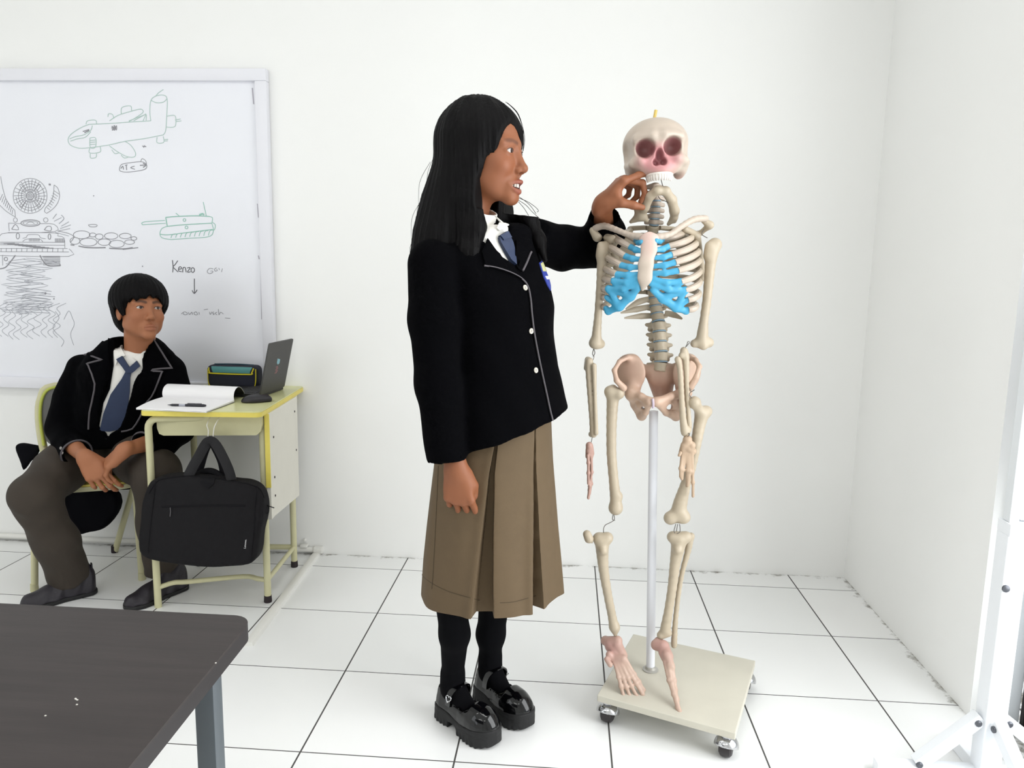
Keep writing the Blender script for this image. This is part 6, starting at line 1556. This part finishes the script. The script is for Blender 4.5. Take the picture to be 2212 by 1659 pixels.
BSb = bvh_of(bsh); BSc = bvh_of(bsh, bcl)
on2 = lambda a, b, o: hit(BSb, a, b, o, 2.6); on2c = lambda a, b, o: hit(BSc, a, b, o, 2.6)
patch('collar_wing', on2c, [(248, 727), (258, 750), (272, 768), (266, 770), (256, 777), (251, 790), (247, 760)], 5, .007, .005, M_shirt, bsh)
patch('collar_wing', on2c, [(325, 740), (318, 757), (290, 772), (297, 779), (308, 795), (318, 770)], 5, .007, .005, M_shirt, bsh)
bt = patch('tie', on2, [(274, 799), (286, 799), (282, 815), (281, 845), (275, 890), (269, 914), (256, 927), (238, 931), (218, 929), (226, 892), (241, 851), (264, 818)], 6, .011, .009, M_tie, boy)
patch('knot', on2, [(254, 776), (266, 769), (281, 793), (296, 779), (303, 791), (287, 804), (275, 804)], 4, .015, .012, M_tie, bt)
ZS_ = bvh_of(bz_, bsh); onz = lambda a, b, o: hit(ZS_, a, b, o, 2.66)
patch('lapel', onz, [(244, 735), (228, 730), (184, 763), (219, 776), (193, 786), (206, 828), (198, 880), (194, 925), (214, 925), (224, 870), (238, 840), (246, 790)], 6, .006, .0045, M_blz, bz_)
patch('lapel', onz, [(326, 745), (332, 737), (369, 793), (330, 798), (349, 803), (337, 842), (316, 868), (298, 900), (275, 890), (291, 845), (308, 800)], 6, .006, .0045, M_blz, bz_)
pb_ = MB(); pb_.tube(line_on(ZS_, [(230, 729), (206, 745), (184, 763), (186, 765), (219, 776), (219, 778), (192, 786), (193, 790), (207, 828), (203, 856), (196, 889), (193, 927)], 2, .0065, 2.66), .0034, 8)
pb_.tube(line_on(ZS_, [(330, 735), (348, 762), (369, 793), (367, 796), (329, 798), (331, 801), (350, 803), (350, 806), (337, 842), (316, 868), (302, 900), (286, 925), (263, 931)], 2, .0065, 2.66), .0034, 8)
for pts, dv, r in ((SRp, dR_, .0515), (SLp, dL_, .0495)): pb_.tube(ring(pts[4]-dv*.002, dv, r), .0036, 8)
pb_.build('piping', M_pip, bz_)
for a, b in ((124, 978), (127, 988), (132, 998)): MB().lathe([(.005, 0), (.006, .0015), (.005, .003)], hit(ZB_, a+8, b-10, .0), (-.3, -.9, .2), 12).build('cuff_button', mat('button_grey', (150, 146, 142), .3), bz_)
# ---- trousers
M_tr = mat('olive_trousers', (54, 46, 38), .85, var=.06, vscale=20, bump=.2, bscale=700)
def trf(P):
    d = cap(P, hB+V(0, .0, .06), hB+V(0, .01, -.0), .118, .115)
    a = chain(P, [hipR+V(0, 0, .0), (hipR+kR)/2+V(0, 0, .005), kR, (kR+aR)/2+V(.012, .0, -.01), aR+V(0, 0, -.005)], [.092, .088, .072, .072, .072], .03)
    b = chain(P, [hipL, (hipL+kL)/2, kL, (kL+aL)/2, aL], [.092, .090, .082, .076, .064], .03)
    a = smax(a, (P-aR)@unit(aR-kR)-.0, .004); b = smax(b, (P-aL)@unit(aL-kL), .004)
    d = smin(smin(d, a, .03), b, .03)
    d = smax(d, hB[2]-.095-P[:, 2], .01) if False else d
    w = .0045*np.sin(P[:, 2]*60+P[:, 0]*40+2*np.sin(P[:, 1]*20))*np.sin(P[:, 0]*30+P[:, 1]*25+1)
    return d+w*.6
al = np.array([hB, kR, kL, aR, aL]); sdf('trousers', trf, al.min(0)-.12, al.max(0)+V(.13, .13, .16), .006, M_tr, boy, it=1)
# ---- shoes
M_bs = mat('dark_leather_shoe', (24, 18, 28), .5, bump=.2, bscale=150)
def boot(heel, toe, parent, ank):
    ax = unit((toe-heel)*V(1, 1, 0)); L = .250; lt = V(-ax[1], ax[0], 0); o = toe-ax*L
    def lc(P): q = P-o; return np.stack([q@ax, q@lt, q[:, 2]], 1)
    xs = [0, .02, .06, .11, .16, .20, .232, .250]; ws = [.022, .032, .034, .034, .045, .046, .034, .012]; hs = [.115, .118, .108, .088, .066, .054, .044, .030]
    def f(P):
        q = lc(P); w = np.interp(q[:, 0], xs, ws); h = np.interp(q[:, 0], xs, hs)
        rho = np.sqrt((q[:, 1]/w)**2+(np.clip(q[:, 2], 0, None)/h)**2); d = (rho-1)*np.minimum(w, h)*.8
        d = smax(d, np.abs(q[:, 0]-L/2)-L/2, .02); d = smax(d, .012-q[:, 2], .004)
        return d+.0012*np.sin(q[:, 0]*120+q[:, 2]*60)
    def so(P):
        q = lc(P); w = np.interp(q[:, 0], xs, ws)+.003; d = smax(np.abs(q[:, 1])-w, np.abs(q[:, 0]-L/2)-L/2-.002, .02); return smax(smax(d, q[:, 2]-.016, .003), -q[:, 2], .003)
    bx = np.array([o+ax*a+lt*b+V(0, 0, z) for a in (-.02, L+.02) for b in (-.06, .06) for z in (0, .12)])
    s_ = sdf('shoe', f, bx.min(0), bx.max(0), .0035, M_bs, parent, it=1); sdf('sole', so, bx.min(0), bx.max(0), .0035, M_sole, s_)
    tb_ = MB(); tb_.box(o+ax*.012+V(0, 0, .102), (.016, .005, .03), rot=np.stack([lt, ax, V(0, 0, 1)], 1), bev=.002); tb_.build('pull_tab', M_bs, s_)
hr, tr_b = pz(208, 1278, 0), pz(62, 1312, 0); boot(hr, hr+unit(tr_b-hr)*.248, boy, aR)
hl, tl_b = pz(402, 1268, 0), pz(272, 1318, 0); boot(hl, hl+unit(tl_b-hl)*.248, boy, aL)
# ================================================================ jacket draped over the chair
JQ = V(*(CF1+cu*.5*cw+cb*.33)); 
def extr(px_, Y, th):
    P2 = np.array([py(a, b, Y)[[0, 2]] for a, b in catmull(px_, 3, closed=True)])
    return P2, Y, th
low_ = extr([(140, 1040), (235, 1050), (262, 1075), (258, 1110), (228, 1140), (186, 1153), (158, 1158), (120, 1110)], 2.93, .022)
flap = extr([(32, 961), (68, 958), (90, 960), (84, 985), (66, 1000), (52, 1020), (44, 995)], 2.86, .012)
def jkf(P):
    q = P-CF1; u = q@cu; w = q@cb; z = P[:, 2]
    Q = np.stack([u, w, z], 1)
    d = rbox(Q, (cw*.60, .305, .60), (cw*.40, .045, .145), .03)
    d = smin(d, rbox(Q, (cw*.52, .31, .42), (cw*.36, .02, .13), .015), .02)
    for P2, Y, th in (low_, flap):
        s = poly_sd(P[:, 0], P[:, 2], P2); e = smax(s+.004, np.abs(P[:, 1]-Y+.06*(.4-z))-th, .012); d = smin(d, e, .012)
    return d+.004*np.sin(u*42+2)*np.sin(z*16)
jb = np.array([CF1+cu*a+cb*b for a in (-.15, cw+.05) for b in (.0, .40)]); jl = np.array([min(jb[:, 0].min(), low_[0][:, 0].min(), flap[0][:, 0].min())-.02, 2.78, .12]); jh = np.array([jb[:, 0].max()+.03, 3.06, .77])
tag(sdf('draped_jacket', jkf, jl, jh, .007, mat('black_jacket', (11, 11, 16), .95, spec=.1), None, it=1), 'black jacket draped over the back of the school chair, hanging below its seat', 'jacket')
# ---------------------------------------------------------------- light
def area(name, loc, direction, sx, sy, power, col=(1, 1, 1)):
    l = bpy.data.lights.new(name, 'AREA'); l.shape = 'RECTANGLE'; l.size = sx; l.size_y = sy; l.energy = power; l.color = col
    o = bpy.data.objects.new(name, l); COL.objects.link(o); o.location = Vector(loc)
    o.rotation_euler = Vector(direction).to_track_quat('-Z', 'Y').to_euler(); return o
area('ceiling_lamp', (-2.2, 1.2, ZC-.03), (0, 0, -1), 1.2, .3, 22, (1, .99, .97))
area('ceiling_lamp', (-.2, 1.2, ZC-.03), (0, 0, -1), 1.2, .3, 22, (1, .99, .97))
area('ceiling_lamp', (-2.2, -1.0, ZC-.03), (0, 0, -1), 1.2, .3, 22, (1, .99, .97))
area('ceiling_lamp', (-.2, -1.0, ZC-.03), (0, 0, -1), 1.2, .3, 22, (1, .99, .97))
area('window_daylight', (XL-.02, -.5, 1.6), (1, 0, -.05), 2.6, 1.5, 62, (.95, .98, 1))
area('door_daylight', (DX+.3, 1.1, 1.25), (-1, .1, -.25), 1.6, 2.1, 190, (.97, .99, 1))
w = bpy.data.worlds.new('daylight'); SC.world = w; w.use_nodes = True
bg = w.node_tree.nodes['Background']; bg.inputs[0].default_value = (.9, .95, 1, 1); bg.inputs[1].default_value = 1.0
SC.view_settings.view_transform = 'Standard'; SC.view_settings.look = 'None'; SC.view_settings.exposure = -1.46; SC.view_settings.gamma = 1.0
SC.cycles.use_denoising = True
SC.cycles.max_bounces = 10; SC.cycles.diffuse_bounces = 6
SC.cycles.use_adaptive_sampling = True; SC.cycles.adaptive_threshold = 0.04; SC.cycles.adaptive_min_samples = 16
SC.cycles.caustics_reflective = False; SC.cycles.caustics_refractive = False
SC.cycles.max_bounces = 8; SC.cycles.diffuse_bounces = 5
